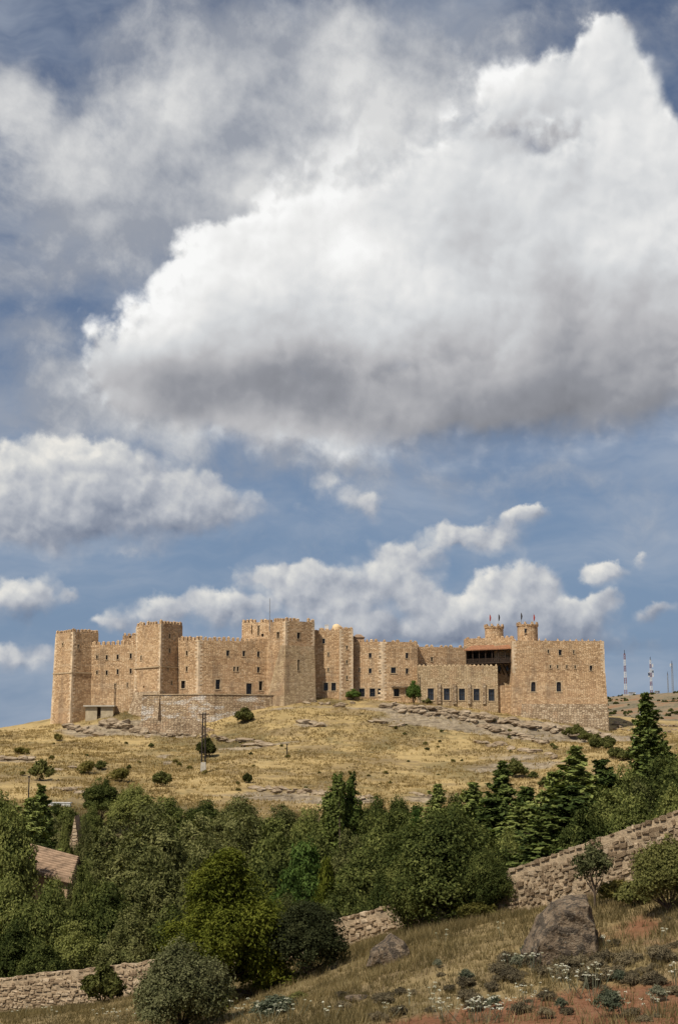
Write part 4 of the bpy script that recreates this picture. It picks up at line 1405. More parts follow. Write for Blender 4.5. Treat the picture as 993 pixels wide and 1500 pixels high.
def kind_conifer(nm, seed, h, w, leaf, whorls=60, per=8, size=0.20, lift=0.25, power=0.85, bare=0.05):
    rng = np.random.default_rng(seed)
    Cs, Ns, Al = [], [], []
    mb = MB()
    mb.tube([(0, 0, -.5), (0, 0, h * .5), (0, 0, h * .99)], [h * .017, h * .011, .015], 7, cap=False)
    for k in range(whorls):
        t = bare + (1 - bare) * (k + rng.uniform(-.3, .3)) / whorls
        z0 = h * t
        Lb = w / 2 * max(0.04, (1 - t)) ** power
        for j in range(per):
            az = 2 * math.pi * (j + rng.uniform(-.4, .4)) / per + k * 2.4
            z0 = min(h * .985, h * t + rng.uniform(-2.0, 1.5) * h / whorls)
            L = Lb * rng.choice((rng.uniform(.4, .75), rng.uniform(.75, 1.3)))
            dirv = np.array([math.cos(az), math.sin(az), 0])
            m = int(10 + 46 * L / (w / 2))
            s = rng.uniform(0.08, 1.0, m) ** 0.8
            lf = lift * rng.uniform(.1, 1.5)
            zoff = L * (lf * s * s - 0.10 * s)
            side = np.array([-dirv[1], dirv[0], 0])
            wd = 0.30 * L * (1 - s * .7) * rng.normal(0, .55, m)
            P = dirv * (s * L)[:, None] + side * wd[:, None]
            P[:, 2] = z0 + zoff + rng.normal(0, .11, m) * L - np.abs(wd) * .35
            Cs.append(P)
            Ns.append(np.tile(np.array([0, 0, 0.9]) + dirv * .5, (m, 1)))
            Al.append(np.tile(dirv * .8 + np.array([0, 0, .55]), (m, 1)) + side * np.sign(wd)[:, None] * .5)
            if j % 2 == 0 and L > .5:
                e = dirv * L * .85
                mb.tube([(0, 0, z0), (e[0] * .5, e[1] * .5, z0 + L * (lift * .25 - .05) * .9), (e[0], e[1], z0 + L * (lift * .7 - .085))], [.035, .022, .008], 4, cap=False)
    C = np.concatenate(Cs)
    V, Q = leaves(C, np.concatenate(Ns), size, rng, 0.46, np.concatenate(Al))
    cm = mesh_np(nm + '_crown', V, Q); cm.materials.append(MAT[leaf])
    tm = mb.mesh(nm + '_trunk'); tm.materials.append(MAT['bark'])
    return Kind(nm, h, w, cm, tm, leaf)


def kind_juniper(nm, seed, h, w, leaf, n, size):
    rng = np.random.default_rng(seed)
    lobes = []
    for k in range(60):
        t = rng.uniform(0.0, 0.97)
        R = w / 2 * (1 - t ** 1.25) ** 0.85
        az = rng.uniform(0, 2 * math.pi)
        rad = R * rng.uniform(.35, .80)
        r = w * rng.uniform(.07, .13) * (1.1 - .4 * t)
        lobes.append((np.array([math.cos(az) * rad, math.sin(az) * rad, h * (0.05 + .87 * t)]), (r, r, r * 1.55)))
    lobes.append((np.array([0, 0, h * .4]), (w * .25, w * .25, h * .34)))
    V, Q = crown(lobes, n, size, rng, 0.36, clusters=30, spread=.26, upness=.8, along=np.array([0, 0, 1.0]))
    cm = mesh_np(nm + '_crown', V, Q); cm.materials.append(MAT[leaf])
    mb = MB()
    limbs(mb, .16, h * .2, [tuple(l[0]) for l in lobes[::3]], random.Random(seed))
    tm = mb.mesh(nm + '_trunk'); tm.materials.append(MAT['bark'])
    return Kind(nm, h, w, cm, tm, leaf)


KIND = {}


def make_kinds():
    K = KIND
    K['oak_a'] = kind_round('oak_a', 11, 3.4, 3.3, 'leaf_holm', 52000, .048, 34, -.10, .95, .55, .07, 44, .5, .30, .46)
    K['oak_b'] = kind_round('oak_b', 12, 3.2, 3.0, 'leaf_holm', 46000, .048, 32, .04, .95, .55, .07, 44, .5, .30, .46)
    K['oak_dark'] = kind_round('oak_dark', 13, 5.2, 5.2, 'leaf_valley', 50000, .068, 36, -.06, .9, .55, .12, 40, .25, .26, .44)
    K['oak_green'] = kind_round('oak_green', 14, 2.6, 2.4, 'leaf_shrub', 30000, .046, 26, .04, .95, .5, .06, 40, .25, .26, .44)
    K['juniper'] = kind_juniper('juniper', 15, 6.4, 5.2, 'leaf_juniper', 84000, .060)
    K['juniper_b'] = kind_juniper('juniper_b', 16, 6.4, 5.2, 'leaf_juniper', 22000, .13)
    for i, s in enumerate((21, 22, 23)):
        K['valley_%d' % i] = kind_round('valley_%d' % i, s, 10, 7.5, 'leaf_valley', 30000, .14, 30, .20, .85, .5, .17, 34)
    for i, s in enumerate((31, 32)):
        K['olive_%d' % i] = kind_round('olive_%d' % i, s, 10, 6.5, 'leaf_olive', 30000, .13, 34, .14, 1.1, .42, .15, 30)
    K['bright'] = kind_round('bright', 41, 8, 6, 'leaf_bright', 24000, .14, 26, .15, .8, .55, .13, 34)
    K['poplar_0'] = kind_poplar('poplar_0', 51, 12, 2.6, 'leaf_poplar', 15000, .15)
    K['poplar_1'] = kind_poplar('poplar_1', 52, 12, 2.4, 'leaf_poplar', 14000, .15)
    K['conifer_0'] = kind_conifer('conifer_0', 61, 12, 6.0, 'leaf_conifer', 60, 7, .19, .50, .70)
    K['conifer_1'] = kind_conifer('conifer_1', 62, 12, 5.2, 'leaf_conifer', 60, 7, .19, .55, .65)
    K['conifer_2'] = kind_conifer('conifer_2', 63, 12, 4.2, 'leaf_conifer', 62, 7, .19, .45, .80)
    K['sapling'] = kind_round('sapling', 71, 2.4, 1.6, 'leaf_holm', 3800, .050, 16, .30, .9, .5, .045, 20)
    for i, s in enumerate((81, 82, 83)):
        K['shrub_%d' % i] = kind_round('shrub_%d' % i, s, 1.6, 2.0, 'leaf_shrub', 3600, .10, 12, .04, .85, .5, .04, 24)
    K['drygreen'] = kind_round('drygreen', 84, 1.4, 2.2, 'leaf_drygreen', 2600, .10, 12, .02, .8, .4, .03, 24)
    K['grey_0'] = kind_round('grey_0', 91, .6, .9, 'leaf_grey', 2600, .035, 12, .02, .9, .35, .012, 22, .8)
    K['thyme_0'] = kind_round('thyme_0', 92, .42, 1.0, 'leaf_thyme', 3000, .032, 14, .02, .7, .4, .012, 26, .6)
    K['thyme_1'] = kind_round('thyme_1', 93, .50, .9, 'leaf_thyme', 2600, .032, 12, .02, .8, .4, .012, 26, .6)


make_kinds()


def plant(kind, base, H, W, name, label, cat, group=None, rz=None, parts=True):
    K = KIND[kind]
    rz = random.uniform(0, 6.28) if rz is None else rz
    sc = (W / K.w, W / K.w, H / K.h)
    if parts:
        t = empty(name, base, rz)
        t.scale = sc
        for nm, me in (('crown', K.crown), ('trunk', K.trunk)):
            o = bpy.data.objects.new(nm, me)
            COL.objects.link(o)
            o.parent = t
    else:
        t = bpy.data.objects.new(name, K.crown)
        COL.objects.link(t)
        t.location = base; t.rotation_euler = (0, 0, rz); t.scale = sc
    return tag(t, label, cat, group)


def tree_at(kind, px, ytop, D, wpx, name, label, cat='tree', group=None, sink=0.15):
    b = on_ground(px, D, -sink, ytop)
    H = pix(px, ytop, D).z - b.z
    return plant(kind, b, H, wpx * D / F, name, label, cat, group)


# ---------------------------------------------------------------- the field wall
WALL_TOP = [(1290, 1086, 44.5), (1180, 1124, 46.8), (1060, 1166, 49.6), (993, 1190, 51.2), (870, 1233, 54.2), (745, 1275, 57.6), (660, 1300, 60.6), (577, 1326, 63.8), (500, 1346, 66.4), (400, 1372, 69.2), (300, 1392, 72.2), (205, 1410, 75), (100, 1422, 77.6), (0, 1434, 80), (-70, 1443, 82)]


def stone_mesh(seed):
    import bmesh
    rng = random.Random(seed)
    bm = bmesh.new()
    bmesh.ops.create_cube(bm, size=1.0)
    for v in bm.verts:
        v.co.x += rng.uniform(-.13, .13); v.co.y += rng.uniform(-.08, .08); v.co.z += rng.uniform(-.15, .15)
    bmesh.ops.bevel(bm, geom=list(bm.edges), offset=0.075, segments=1, affect='EDGES', profile=0.6)
    for v in bm.verts:
        v.co += Vector((rng.uniform(-.02, .02), rng.uniform(-.03, .03), rng.uniform(-.03, .03)))
    me = bpy.data.meshes.new('stone')
    bm.to_mesh(me); bm.free()
    me.materials.append(MAT['field_stone'])
    return me


def build_field_wall():
    P = [pix(*c) for c in WALL_TOP]
    root = empty('field_wall', tuple(P[5]))
    tag(root, 'long tumbledown rubble stone wall climbing the near slope', 'stone wall')
    inv = root.matrix_basis.inverted()
    def mine(o):
        o.parent = root
        o.location = Vector(o.location) - P[5]
        return o
    th = 0.6
    # core, segment after segment, with an uneven top
    pts = []
    for a, b in zip(P, P[1:]):
        n = max(2, int((b - a).length / 0.8))
        for k in range(n):
            q = a.lerp(b, k / n)
            pts.append(q + Vector((0, 0, 0.10 * fbm(np.array([q.x]), np.array([q.y]), 1.7, 3, 77)[0])))
    pts.append(P[-1])
    core = MB()
    fr, bkp, zb = [], [], []
    for i, p in enumerate(pts):
        d = (pts[min(i + 1, len(pts) - 1)] - pts[max(i - 1, 0)]); d.z = 0; d.normalize()
        nr = Vector((-d.y, d.x, 0))
        if nr.y > 0:
            nr = -nr
        fr.append(p + nr * th * .5); bkp.append(p - nr * th * .5); zb.append(min(h1(fr[-1].x, fr[-1].y), h1(bkp[-1].x, bkp[-1].y)) - .4)
    for i in range(len(pts) - 1):
        f0, f1, b0, b1 = fr[i], fr[i + 1], bkp[i], bkp[i + 1]
        def lo(p, z):
            return Vector((p.x, p.y, z))
        core.face([lo(f0, zb[i]), f0, f1, lo(f1, zb[i + 1])])
        core.face([f0, b0, b1, f1])
        core.face([b0, lo(b0, zb[i]), lo(b1, zb[i + 1]), b1])
    core.face([fr[0], Vector((fr[0].x, fr[0].y, zb[0])), Vector((bkp[0].x, bkp[0].y, zb[0])), bkp[0]])
    o = core.build('wall_core', 'wall_mortar')
    mine(o)
    # stones
    variants = [stone_mesh(s) for s in range(9)]
    rng = random.Random(5)
    cum = [0]
    for a, b in zip(fr, fr[1:]):
        cum.append(cum[-1] + (b - a).length)
    def along(s):
        for i in range(len(cum) - 1):
            if s <= cum[i + 1]:
                k = (s - cum[i]) / max(1e-6, cum[i + 1] - cum[i])
                return fr[i].lerp(fr[i + 1], k), zb[i] * (1 - k) + zb[i + 1] * k, fr[i + 1] - fr[i]
        return fr[-1], zb[-1], fr[-1] - fr[-2]
    items = []
    s_all = cum[-1]
    hgt = 2.9
    row = 0.0
    while row < hgt:
        rh = rng.uniform(.09, .17)
        s = rng.uniform(0, .3)
        while s < s_all:
            big = s < 24
            Ln = rng.choice((rng.uniform(.10, .24), rng.uniform(.18, .42))) if big else rng.uniform(.15, .5)
            p, z0, d = along(s + Ln / 2)
            top = p.z
            z = top - 0.13 - row - rh / 2
            if row < .01:
                z = top - rh * .30
            if z > z0 + .25 and rng.random() < (0.93 if row < .01 else 0.80):
                items.append((p.copy(), z, d.copy(), Ln, rh, s, rng.random()))
            s += Ln + rng.uniform(.02, .09)
        row += rh + .02
    vis = []
    for it in items:
        p, z = it[0], it[1]
        # photo column of the stone
        xc = p.x / (p.y * CP + z * SP)
        vis.append(496.5 + F * xc)
    near_i = [i for i, v in enumerate(vis) if v > 742 and v < 1040]
    near_i = sorted(near_i, key=lambda i: -items[i][3] * items[i][4] * (vis[i] < 1000))[:300]
    ns = set(near_i)
    V, Q = [], []
    off = 0
    cache = []
    for me in variants:
        a = np.zeros(len(me.vertices) * 3); me.vertices.foreach_get('co', a)
        cache.append((a.reshape(-1, 3), [list(p.vertices) for p in me.polygons]))
    rest = MB()
    rv, rf = [], []
    for i, (p, z, d, Ln, rh, s, r) in enumerate(items):
        rz = math.atan2(d.y, d.x)
        tilt = math.atan2(d.z, math.hypot(d.x, d.y))
        k = int(r * 9) % 9
        dep = 0.26
        prn = rng.uniform(-.03, .04)
        d2 = Vector((d.x, d.y, 0)).normalized(); nr = Vector((-d2.y, d2.x, 0))
        if nr.y > 0:
            nr = -nr
        loc = Vector((p.x, p.y, z)) + nr * (prn - dep * .28)
        loc.z += rng.uniform(-.04, .04) * (abs(z - p.z) > .1)
        sc = (Ln * rng.uniform(.85, 1.06), dep, rh * rng.uniform(.6, 1.25))
        rot = (rng.uniform(-.15, .15), -tilt * .75 * (1 if d.x > 0 else 1) + rng.uniform(-.16, .16), rz + rng.uniform(-.12, .12))
        if i in ns:
            o = bpy.data.objects.new('stone', variants[k])
            COL.objects.link(o)
            o.location = loc; o.rotation_euler = rot; o.scale = sc
            mine(o)
        else:
            from mathutils import Euler, Matrix
            M = Matrix.LocRotScale(loc, Euler(rot), sc)
            b0 = len(rv)
            rv += [tuple(M @ Vector(v)) for v in cache[k][0]]
            rf += [tuple(b0 + j for j in f) for f in cache[k][1]]
    me = bpy.data.meshes.new('stones')
    me.from_pydata(rv, [], rf); me.update(); me.materials.append(MAT['field_stone'])
    o = bpy.data.objects.new('packed_stone', me); COL.objects.link(o)
    mine(o); o['kind'] = 'stuff'
    return root


build_field_wall()


# ---------------------------------------------------------------- rocks
def rock_mesh(name, seed, mat, sub_=3, flat=1.0, rough=0.22, strata=0.0, cut=0.0):
    import bmesh
    bm = bmesh.new()
    bmesh.ops.create_icosphere(bm, subdivisions=sub_, radius=0.5)
    rng = np.random.default_rng(seed)
    planes = [(unit(rng.normal(0, 1, 3)), rng.uniform(.24, .40)) for _ in range(9)]
    for v in bm.verts:
        p = np.array(v.co)
        for n, dd in planes:                     # facets as if split off
            t = p @ n - dd
            if t > 0:
                p = p - n * t * 0.92
        f = 1 + rough * float(fbm(np.array([p[0] * 3 + seed + p[2] * 2.1]), np.array([p[1] * 3 - p[2] * 3]), .8, 4, seed)[0])
        if strata:
            f *= 1 - strata * (0.5 + 0.5 * math.sin(p[2] * 34 + seed + 3 * p[0]))
        p[:2] *= f
        p[2] *= (1 + .5 * (f - 1)) * flat
        v.co = p
    me = bpy.data.meshes.new(name)
    bm.to_mesh(me); bm.free()
    me.materials.append(MAT[mat])
    return me


def slab_mesh(name, prof, depth, seed, mat):
    """boulder from a side profile (metres): hull of a broad front and a smaller back, broken up by noise"""
    import bmesh
    rng = random.Random(seed)
    bm = bmesh.new()
    cx = sum(p[0] for p in prof) / len(prof); cz = sum(p[1] for p in prof) / len(prof)
    for (k, y) in ((.86, -depth * .5), (1.0, -depth * .2), (1.0, depth * .2), (.7, depth * .55)):
        for (x, z) in prof:
            bm.verts.new((cx + (x - cx) * k + rng.uniform(-.05, .05), y + rng.uniform(-.1, .1) * depth, cz + (z - cz) * k + rng.uniform(-.05, .05)))
    r = bmesh.ops.convex_hull(bm, input=list(bm.verts))
    bmesh.ops.delete(bm, geom=list({g for g in r['geom_interior'] + r['geom_unused'] if isinstance(g, bmesh.types.BMVert)}), context='VERTS')
    bmesh.ops.triangulate(bm, faces=list(bm.faces))
    for _ in range(4):
        bmesh.ops.subdivide_edges(bm, edges=[e for e in bm.edges if e.calc_length() > .16], cuts=1)
        bmesh.ops.triangulate(bm, faces=list(bm.faces))
    bmesh.ops.smooth_vert(bm, verts=list(bm.verts), factor=.25, use_axis_x=True, use_axis_y=True, use_axis_z=True)
    bm.normal_update()
    co = np.array([v.co for v in bm.verts])
    f = fbm(co[:, 0] + co[:, 1] * .7, co[:, 2] - co[:, 1] * .6, .9, 5, seed, .55) * .13 - .16 * np.abs(fbm(co[:, 0] * .6 + co[:, 2], co[:, 2] * .4 + co[:, 1], .7, 4, seed + 5))
    for v, t in zip(bm.verts, f):
        v.co += v.normal * float(t)
    me = bpy.data.meshes.new(name)
    bm.to_mesh(me); bm.free()
    me.materials.append(MAT[mat])
    return me


def build_rocks():
    # two boulders on the near slope
    b = ground_at(815, 1402)
    m = b.y / F
    pr = [((x - 815) * m, (1402 - y) * m) for x, y in ((760, 1422), (771, 1382), (788, 1346), (809, 1315), (838, 1304), (861, 1309), (869, 1345), (872, 1394), (860, 1420), (800, 1425))]
    o = link('boulder', slab_mesh('boulder', pr, 2.1, 4, 'boulder'))
    o.scale = (1.0, .95, .90)
    o.location = b - Vector((0, 0, .10))
    tag(o, 'big leaning brown boulder with black lichen below the field wall', 'boulder')
    b = ground_at(570, 1412)
    m = b.y / F
    pr = [((x - 570) * m, (1412 - y) * m) for x, y in ((536, 1424), (545, 1404), (572, 1378), (590, 1390), (601, 1402), (598, 1420), (560, 1428))]
    o = link('boulder', slab_mesh('boulder_low', pr, 1.4, 6, 'boulder'))
    o.location = b + Vector((0, 0, .22))
    tag(o, 'low dark wedge-shaped boulder in dry grass beside the holm oak', 'boulder')
    b = ground_at(525, 1466)
    me = rock_mesh('flat_stone', 12, 'boulder', 3, .6, .2)
    o = link('boulder', me)
    o.location = b + Vector((0, 0, .02)); o.scale = (.9, .6, .5)
    tag(o, 'small flat stone lying in the dry grass', 'boulder')
    # ledges of limestone on the castle hill
    var = [rock_mesh('ledge_%d' % k, 40 + k, 'ledge_rock', 3, .9, .3, .10) for k in range(6)]
    rng = random.Random(3)
    strips = [  # photo x0, y0, x1, y1, count, width px, height px, label
        (372, 1156, 470, 1166, 12, 15, 6, 'pale limestone slab in the ledge above the valley trees'),
        (440, 1162, 545, 1170, 9, 13, 6, 'pale limestone slab in the ledge above the valley trees'),
        (326, 1084, 392, 1094, 7, 22, 7, 'grey bedded rock slab on the grassy slope under the terrace wall'),
        (0, 1111, 48, 1118, 4, 20, 8, 'grey rock ledge at the left shoulder of the hill'),
        (80, 1127, 110, 1128, 2, 18, 5, 'grey rock ledge at the left shoulder of the hill'),
        (440, 1058, 472, 1064, 3, 18, 8, 'grey outcrop in the grass below the keep'),
        (96, 1066, 150, 1080, 8, 14, 8, 'brown outcrop rock under the left tower and hut'),
        (150, 1060, 212, 1078, 9, 20, 11, 'brown outcrop rock under the left tower and hut'),
        (560, 1034, 650, 1044, 10, 17, 7, 'tan ledge rock along the foot of the annex'),
        (640, 1040, 745, 1062, 18, 19, 8, 'tan ledge rock along the foot of the annex'),
        (740, 1060, 885, 1082, 22, 21, 9, 'weathered ledge rock below the great tower'),
        (690, 1086, 820, 1112, 10, 18, 7, 'weathered ledge rock below the great tower'),
        (575, 1040, 700, 1060, 16, 15, 6, 'tan ledge rock along the foot of the annex'),
        (700, 1066, 800, 1090, 16, 17, 7, 'weathered ledge rock below the great tower'),
        (205, 1079, 318, 1080, 12, 11, 6, 'fallen stone at the foot of the rubble wall'),
        (545, 1056, 590, 1066, 4, 16, 6, 'tan ledge rock along the foot of the annex'),
        (430, 1030, 520, 1034, 8, 14, 6, 'tan ledge rock at the foot of the keep'),
        (590, 1162, 650, 1168, 3, 14, 5, 'small pale rock at the lower edge of the hill grass'),
        (730, 1120, 770, 1140, 4, 16, 6, 'weathered ledge rock below the great tower'),
        (896, 1060, 990, 1064, 16, 9, 4, 'grey stone in the broken wall on the far slope beyond the great tower'),
        (896, 1068, 990, 1072, 14, 9, 4, 'grey stone in the broken wall on the far slope beyond the great tower'),
        (95, 1158, 120, 1163, 3, 14, 6, 'pale rock above the low white road wall'),
    ]
    for (x0, y0, x1, y1, n, w, h, lab) in strips:
        for k in range(n):
            t = (k + rng.uniform(.1, .9)) / n
            px, py = x0 + (x1 - x0) * t, y0 + (y1 - y0) * t + rng.uniform(-2.5, 2.5)
            g = ground_at(px, py)
            if g is None:
                continue
            m = g.y / F
            o = link('ledge_rock', var[rng.randrange(6)])
            s = rng.uniform(.6, 1.35)
            hh = h * m * rng.uniform(.7, 1.3) * 1.5
            o.location = g + Vector((0, .3, hh * .12))
            o.scale = (w * m * s * 1.25, w * m * s * rng.uniform(.7, 1.0), hh)
            o.rotation_euler = (rng.uniform(-.12, .12), rng.uniform(-.12, .12), rng.uniform(-.5, .5) + (math.pi if rng.random() < .5 else 0))
            tag(o, lab, 'rock', lab.replace('rock', 'rocks').replace('slab', 'slabs').replace('outcrop in', 'outcrops in').replace(' ledge at', ' ledges at'))


build_rocks()


# ---------------------------------------------------------------- small structures on the hill
def build_small():
    # hut below the curtain wall
    D = 327.5
    a, b = pix(125.5, 1049, D), pix(166, 1049, D)
    root = empty('hut', ((a.x + b.x) / 2, D, a.z))
    tag(root, 'low plastered hut with a flat slab roof under the curtain wall', 'hut')
    W = b.x - a.x; H = 2.15; dep = 3.2
    m = MB(); x0 = -W * .5
    dw = 0.85; dx = -W * .5 + W * .42
    m.box((x0 + (dx - x0) / 2, dep / 2, H / 2 - .6), (dx - x0, dep, H + 1.2))
    m.box(((dx + dw + W * .5) / 2, dep / 2, H / 2 - .6), (W * .5 - dx - dw, dep, H + 1.2))
    m.box((dx + dw / 2, dep / 2 + .4, H / 2 - .6), (dw - .004, dep - .8, H + 1.19))
    o = m.build('wall', 'plaster', root)
    m = MB(); m.box((dx + dw / 2, .62, .95), (dw - .02, .08, 1.9), 0, 0); m.box((dx + dw * .82, .55, .95), (.06, .06, .1), 0, 1)
    m.build('door', ['dark_wood', 'grey_steel'], root)
    m = MB(); m.box((-.05, dep / 2 - .1, H + .16), (W + .8, dep + .9, .3))
    m.build('roof_slab', 'concrete', root)
    # rubble wall below the terrace
    A, B = pix(196, 1062, 315.0), pix(320, 1062, 314.0)
    mb = MB()
    n = 34
    for i in range(n):
        t0, t1 = i / n, (i + 1) / n
        def ztop(t):
            return pix(258, 1054, 314.5).z + .9 * float(fbm(np.array([t * 30]), np.array([3.0]), 3, 3, 55)[0]) - max(0, .12 - t) * 14 - max(0, t - .74) * 9
        def zbot(t):
            return A.z - 3.4
        p0, p1 = A.lerp(B, t0), A.lerp(B, t1)
        wob0, wob1 = .25 * math.sin(t0 * 23), .25 * math.sin(t1 * 23)
        b_ = [(p0.x, p0.y - .5 + wob0, zbot(t0)), (p1.x, p1.y - .5 + wob1, zbot(t1)), (p1.x, p1.y + 1.6, zbot(t1)), (p0.x, p0.y + 1.6, zbot(t0))]
        t_ = [(p0.x, p0.y + wob0, ztop(t0)), (p1.x, p1.y + wob1, ztop(t1)), (p1.x, p1.y + 1.6, ztop(t1)), (p0.x, p0.y + 1.6, ztop(t0))]
        mb.face([b_[0], b_[1], t_[1], t_[0]], 0, [(t0 * 19, b_[0][2]), (t1 * 19, b_[1][2]), (t1 * 19, t_[1][2]), (t0 * 19, t_[0][2])])
        mb.face([t_[0], t_[1], t_[2], t_[3]])
        mb.face([b_[2], b_[3], t_[3], t_[2]])
        if i == 0:
            mb.face([b_[3], b_[0], t_[0], t_[3]])
        if i == n - 1:
            mb.face([b_[1], b_[2], t_[2], t_[1]])
    o = mb.build('rubble_wall', 'stone_rubble')
    tag(o, 'rough rubble retaining wall below the whitewashed terrace wall', 'stone wall')
    # electricity pole: two timber legs on a pale footing
    g = ground_at(298, 1132)
    root = empty('utility_pole', tuple(g))
    tag(root, 'dark twin-legged utility pole on a pale footing beside a round shrub', 'utility pole')
    mp = g.y / F
    Hh = pix(298, 1044, g.y).z - g.z
    for s in (-1, 1):
        m = MB(); m.tube([(s * .34, 0, .0), (s * .20, 0, Hh)], [.15, .12], 7)
        m.build('pole_leg', 'pole_dark', root)
    m = MB()
    for k in range(6):
        z = Hh * (.2 + .14 * k)
        m.box((0, 0, z), (.46, .09, .12))
    m.build('cross_tie', 'pole_dark', root)['kind'] = 'stuff'
    m = MB(); m.box((0, 0, Hh - .25), (1.7, .14, .16))
    m.build('cross_arm', 'pole_dark', root)
    m = MB(); m.box((0, 0, .75), (1.0, .6, 2.0), taper=.85)
    m.build('footing', 'concrete', root)
    for (px, yt, yb, lab) in ((42, 1140, 1176, 'thin wooden post beside the low white road wall'), (420.5, 1092, 1110, 'short iron stake standing in the grass below the keep')):
        g = ground_at(px, yb)
        if g is None:
            continue
        Hh = (yb - yt) * g.y / F
        m = MB()
        m.tube([(0, 0, -.3), (0, 0, Hh)], [.11, .08], 6); m.box((0, 0, Hh + .05), (.34, .22, .22))
        o = m.build('post', 'pole_dark')
        o.location = g
        tag(o, lab, 'post')
    # white road wall at the hill foot
    a, b = on_ground(50, 208, 0, 1178), on_ground(104, 206, 0, 1180)
    m = MB()
    d = (b - a); rz = math.atan2(d.y, d.x)
    for k in range(8):
        c = a.lerp(b, (k + .5) / 8)
        m.box((c.x, c.y, max(c.z, a.z) - .05), (d.length / 8 - .03, .35, .7), rz)
    zz = max(a.z, b.z) + .36
    c = a.lerp(b, .5)
    m.box((c.x, c.y, zz), (d.length + .2, .5, .12), rz)
    o = m.build('road_wall', 'white_paint')
    tag(o, 'low white parapet wall along the road at the hill foot', 'low wall')
    # old stone gable between the trees
    g = on_ground(109, 176, 0, 1230)
    apex = pix(110, 1196, 176).z - g.z
    root = empty('stone_shed', tuple(g))
    tag(root, 'narrow stone gable of a small shed among the valley trees', 'shed')
    m = MB()
    hw, dp = .85, 3.0
    eave = apex * .30
    pr = [(-hw, 0, -.5), (hw, 0, -.5), (hw, 0, eave), (0, 0, apex), (-hw, 0, eave)]
    pk = [(x, dp, z) for x, y, z in pr]
    m.face(pr); m.face(pk[::-1])
    for i, j in ((4, 0), (1, 2)):
        m.face([pr[i], pk[i], pk[j], pr[j]])
    m.build('wall', 'stone_rubble', root)
    m = MB()
    for s in (-1, 1):
        q = [(s * (hw + .03), .3, eave - .05), (0, .3, apex + .01), (0, dp + .1, apex + .01), (s * (hw + .03), dp + .1, eave - .05)]
        m.face(q); m.face([(x, y, z + .07) for x, y, z in q][::-1])
        m.face([q[0], q[1], (q[1][0], q[1][1], q[1][2] + .07), (q[0][0], q[0][1], q[0][2] + .07)])
    m.build('roof', 'house_tile', root)
    # tiled house on the left
    r0, r1 = pix(46, 1238, 122), pix(116, 1257, 119)
    e0, e1 = pix(40, 1277, 115.5), pix(106, 1292, 112.5)
    root = empty('house', (e0.x, e0.y, h1((r0.x + e1.x) / 2, 117)))
    tag(root, 'house with a brown ribbed tile roof half hidden by trees', 'house')
    inv = Vector(root.location)
    def lp(p):
        return Vector(p) - inv
    m = MB()
    r0l, r1l, e0l, e1l = lp(r0), lp(r1), lp(e0), lp(e1)
    bk0, bk1 = r0l + (r0l - e0l) * .9 + Vector((0, 0, -2 * (r0l.z - e0l.z) * .9)), r1l + (r1l - e1l) * .9 + Vector((0, 0, -2 * (r1l.z - e1l.z) * .9))
    m.face([e0l, e1l, r1l, r0l]); m.face([r0l, r1l, bk1, bk0])
    dn = Vector((0, 0, -.12))
    m.face([r0l + dn, r1l + dn, e1l + dn, e0l + dn]); m.face([e0l + dn, e1l + dn, e1l, e0l])
    rf = m.build('roof', 'house_tile', root)
    m = MB()
    nrow = 11
    for k in range(nrow):
        t = (k + .5) / nrow
        a, b = e0l.lerp(r0l, t), e1l.lerp(r1l, t)
        up = (r0l - e0l).cross(e1l - e0l).normalized()
        if up.z < 0:
            up = -up
        m.tube([a + up * .06, b + up * .06], [.17, .17], 6)
    m.build('tile_course', 'house_tile', rf)['kind'] = 'stuff'
    m = MB()
    ins = .12
    c0, c1, c2, c3 = e0l.lerp(e1l, ins).lerp(r0l, .1), e1l.lerp(e0l, ins).lerp(r1l, .1), bk1, bk0
    zb = -1.0
    for a, b in ((c0, c1), (c1, c2), (c2, c3), (c3, c0)):
        m.face([(a.x, a.y, zb), (b.x, b.y, zb), b + dn * 2, a + dn * 2])
    m.build('wall', 'house_wall', root)
    # masts on the far rise
    def mast(px, ytop, ybase, D, wbase, wtop, bands, lab, mats, dishes=0):
        g = on_ground(px, D, 0, ybase)
        Hh = pix(px, ytop, D).z - g.z
        root = empty('radio_mast', tuple(g))
        tag(root, lab, 'radio mast')
        segs = bands
        for k in range(segs):
            m = MB()
            z0, z1 = Hh * .92 * k / segs, Hh * .92 * (k + 1) / segs
            def wd(z):
                return (wbase + (wtop - wbase) * z / (Hh * .92)) / 2
            cs = [(-1, -1), (1, -1), (1, 1), (-1, 1)]
            for (sx, sy) in cs:
                m.tube([(sx * wd(z0), sy * wd(z0), z0), (sx * wd(z1), sy * wd(z1), z1)], [.07, .07], 4)
            nb = 3
            for q in range(nb):
                za, zc = z0 + (z1 - z0) * q / nb, z0 + (z1 - z0) * (q + 1) / nb
                for i in range(4):
                    (ax, ay), (bx, by) = cs[i], cs[(i + 1) % 4]
                    m.tube([(ax * wd(za), ay * wd(za), za), (bx * wd(zc), by * wd(zc), zc)], [.035, .035], 3)
                    m.tube([(bx * wd(za), by * wd(za), za), (ax * wd(zc), ay * wd(zc), zc)], [.035, .035], 3)
            m.build('mast_section', mats[k % len(mats)], root)
        m = MB(); m.tube([(0, 0, Hh * .90), (0, 0, Hh)], [.16, .10], 6)
        m.build('tip', 'pole_dark', root)
        for k in range(dishes):
            m = MB()
            z = Hh * random.uniform(.45, .88); s = random.choice((-1, 1))
            m.box((s * (wbase * .5 + .5), -.3, z), (.5, .35, 1.5)); m.box((s * wbase * .3, -.1, z), (.9, .1, .1))
            m.build('antenna_panel', 'white_paint', root)
        m = MB(); m.box((0, 0, .2), (wbase + 1.6, wbase + 1.6, 1.0))
        m.build('plinth', 'concrete', root)
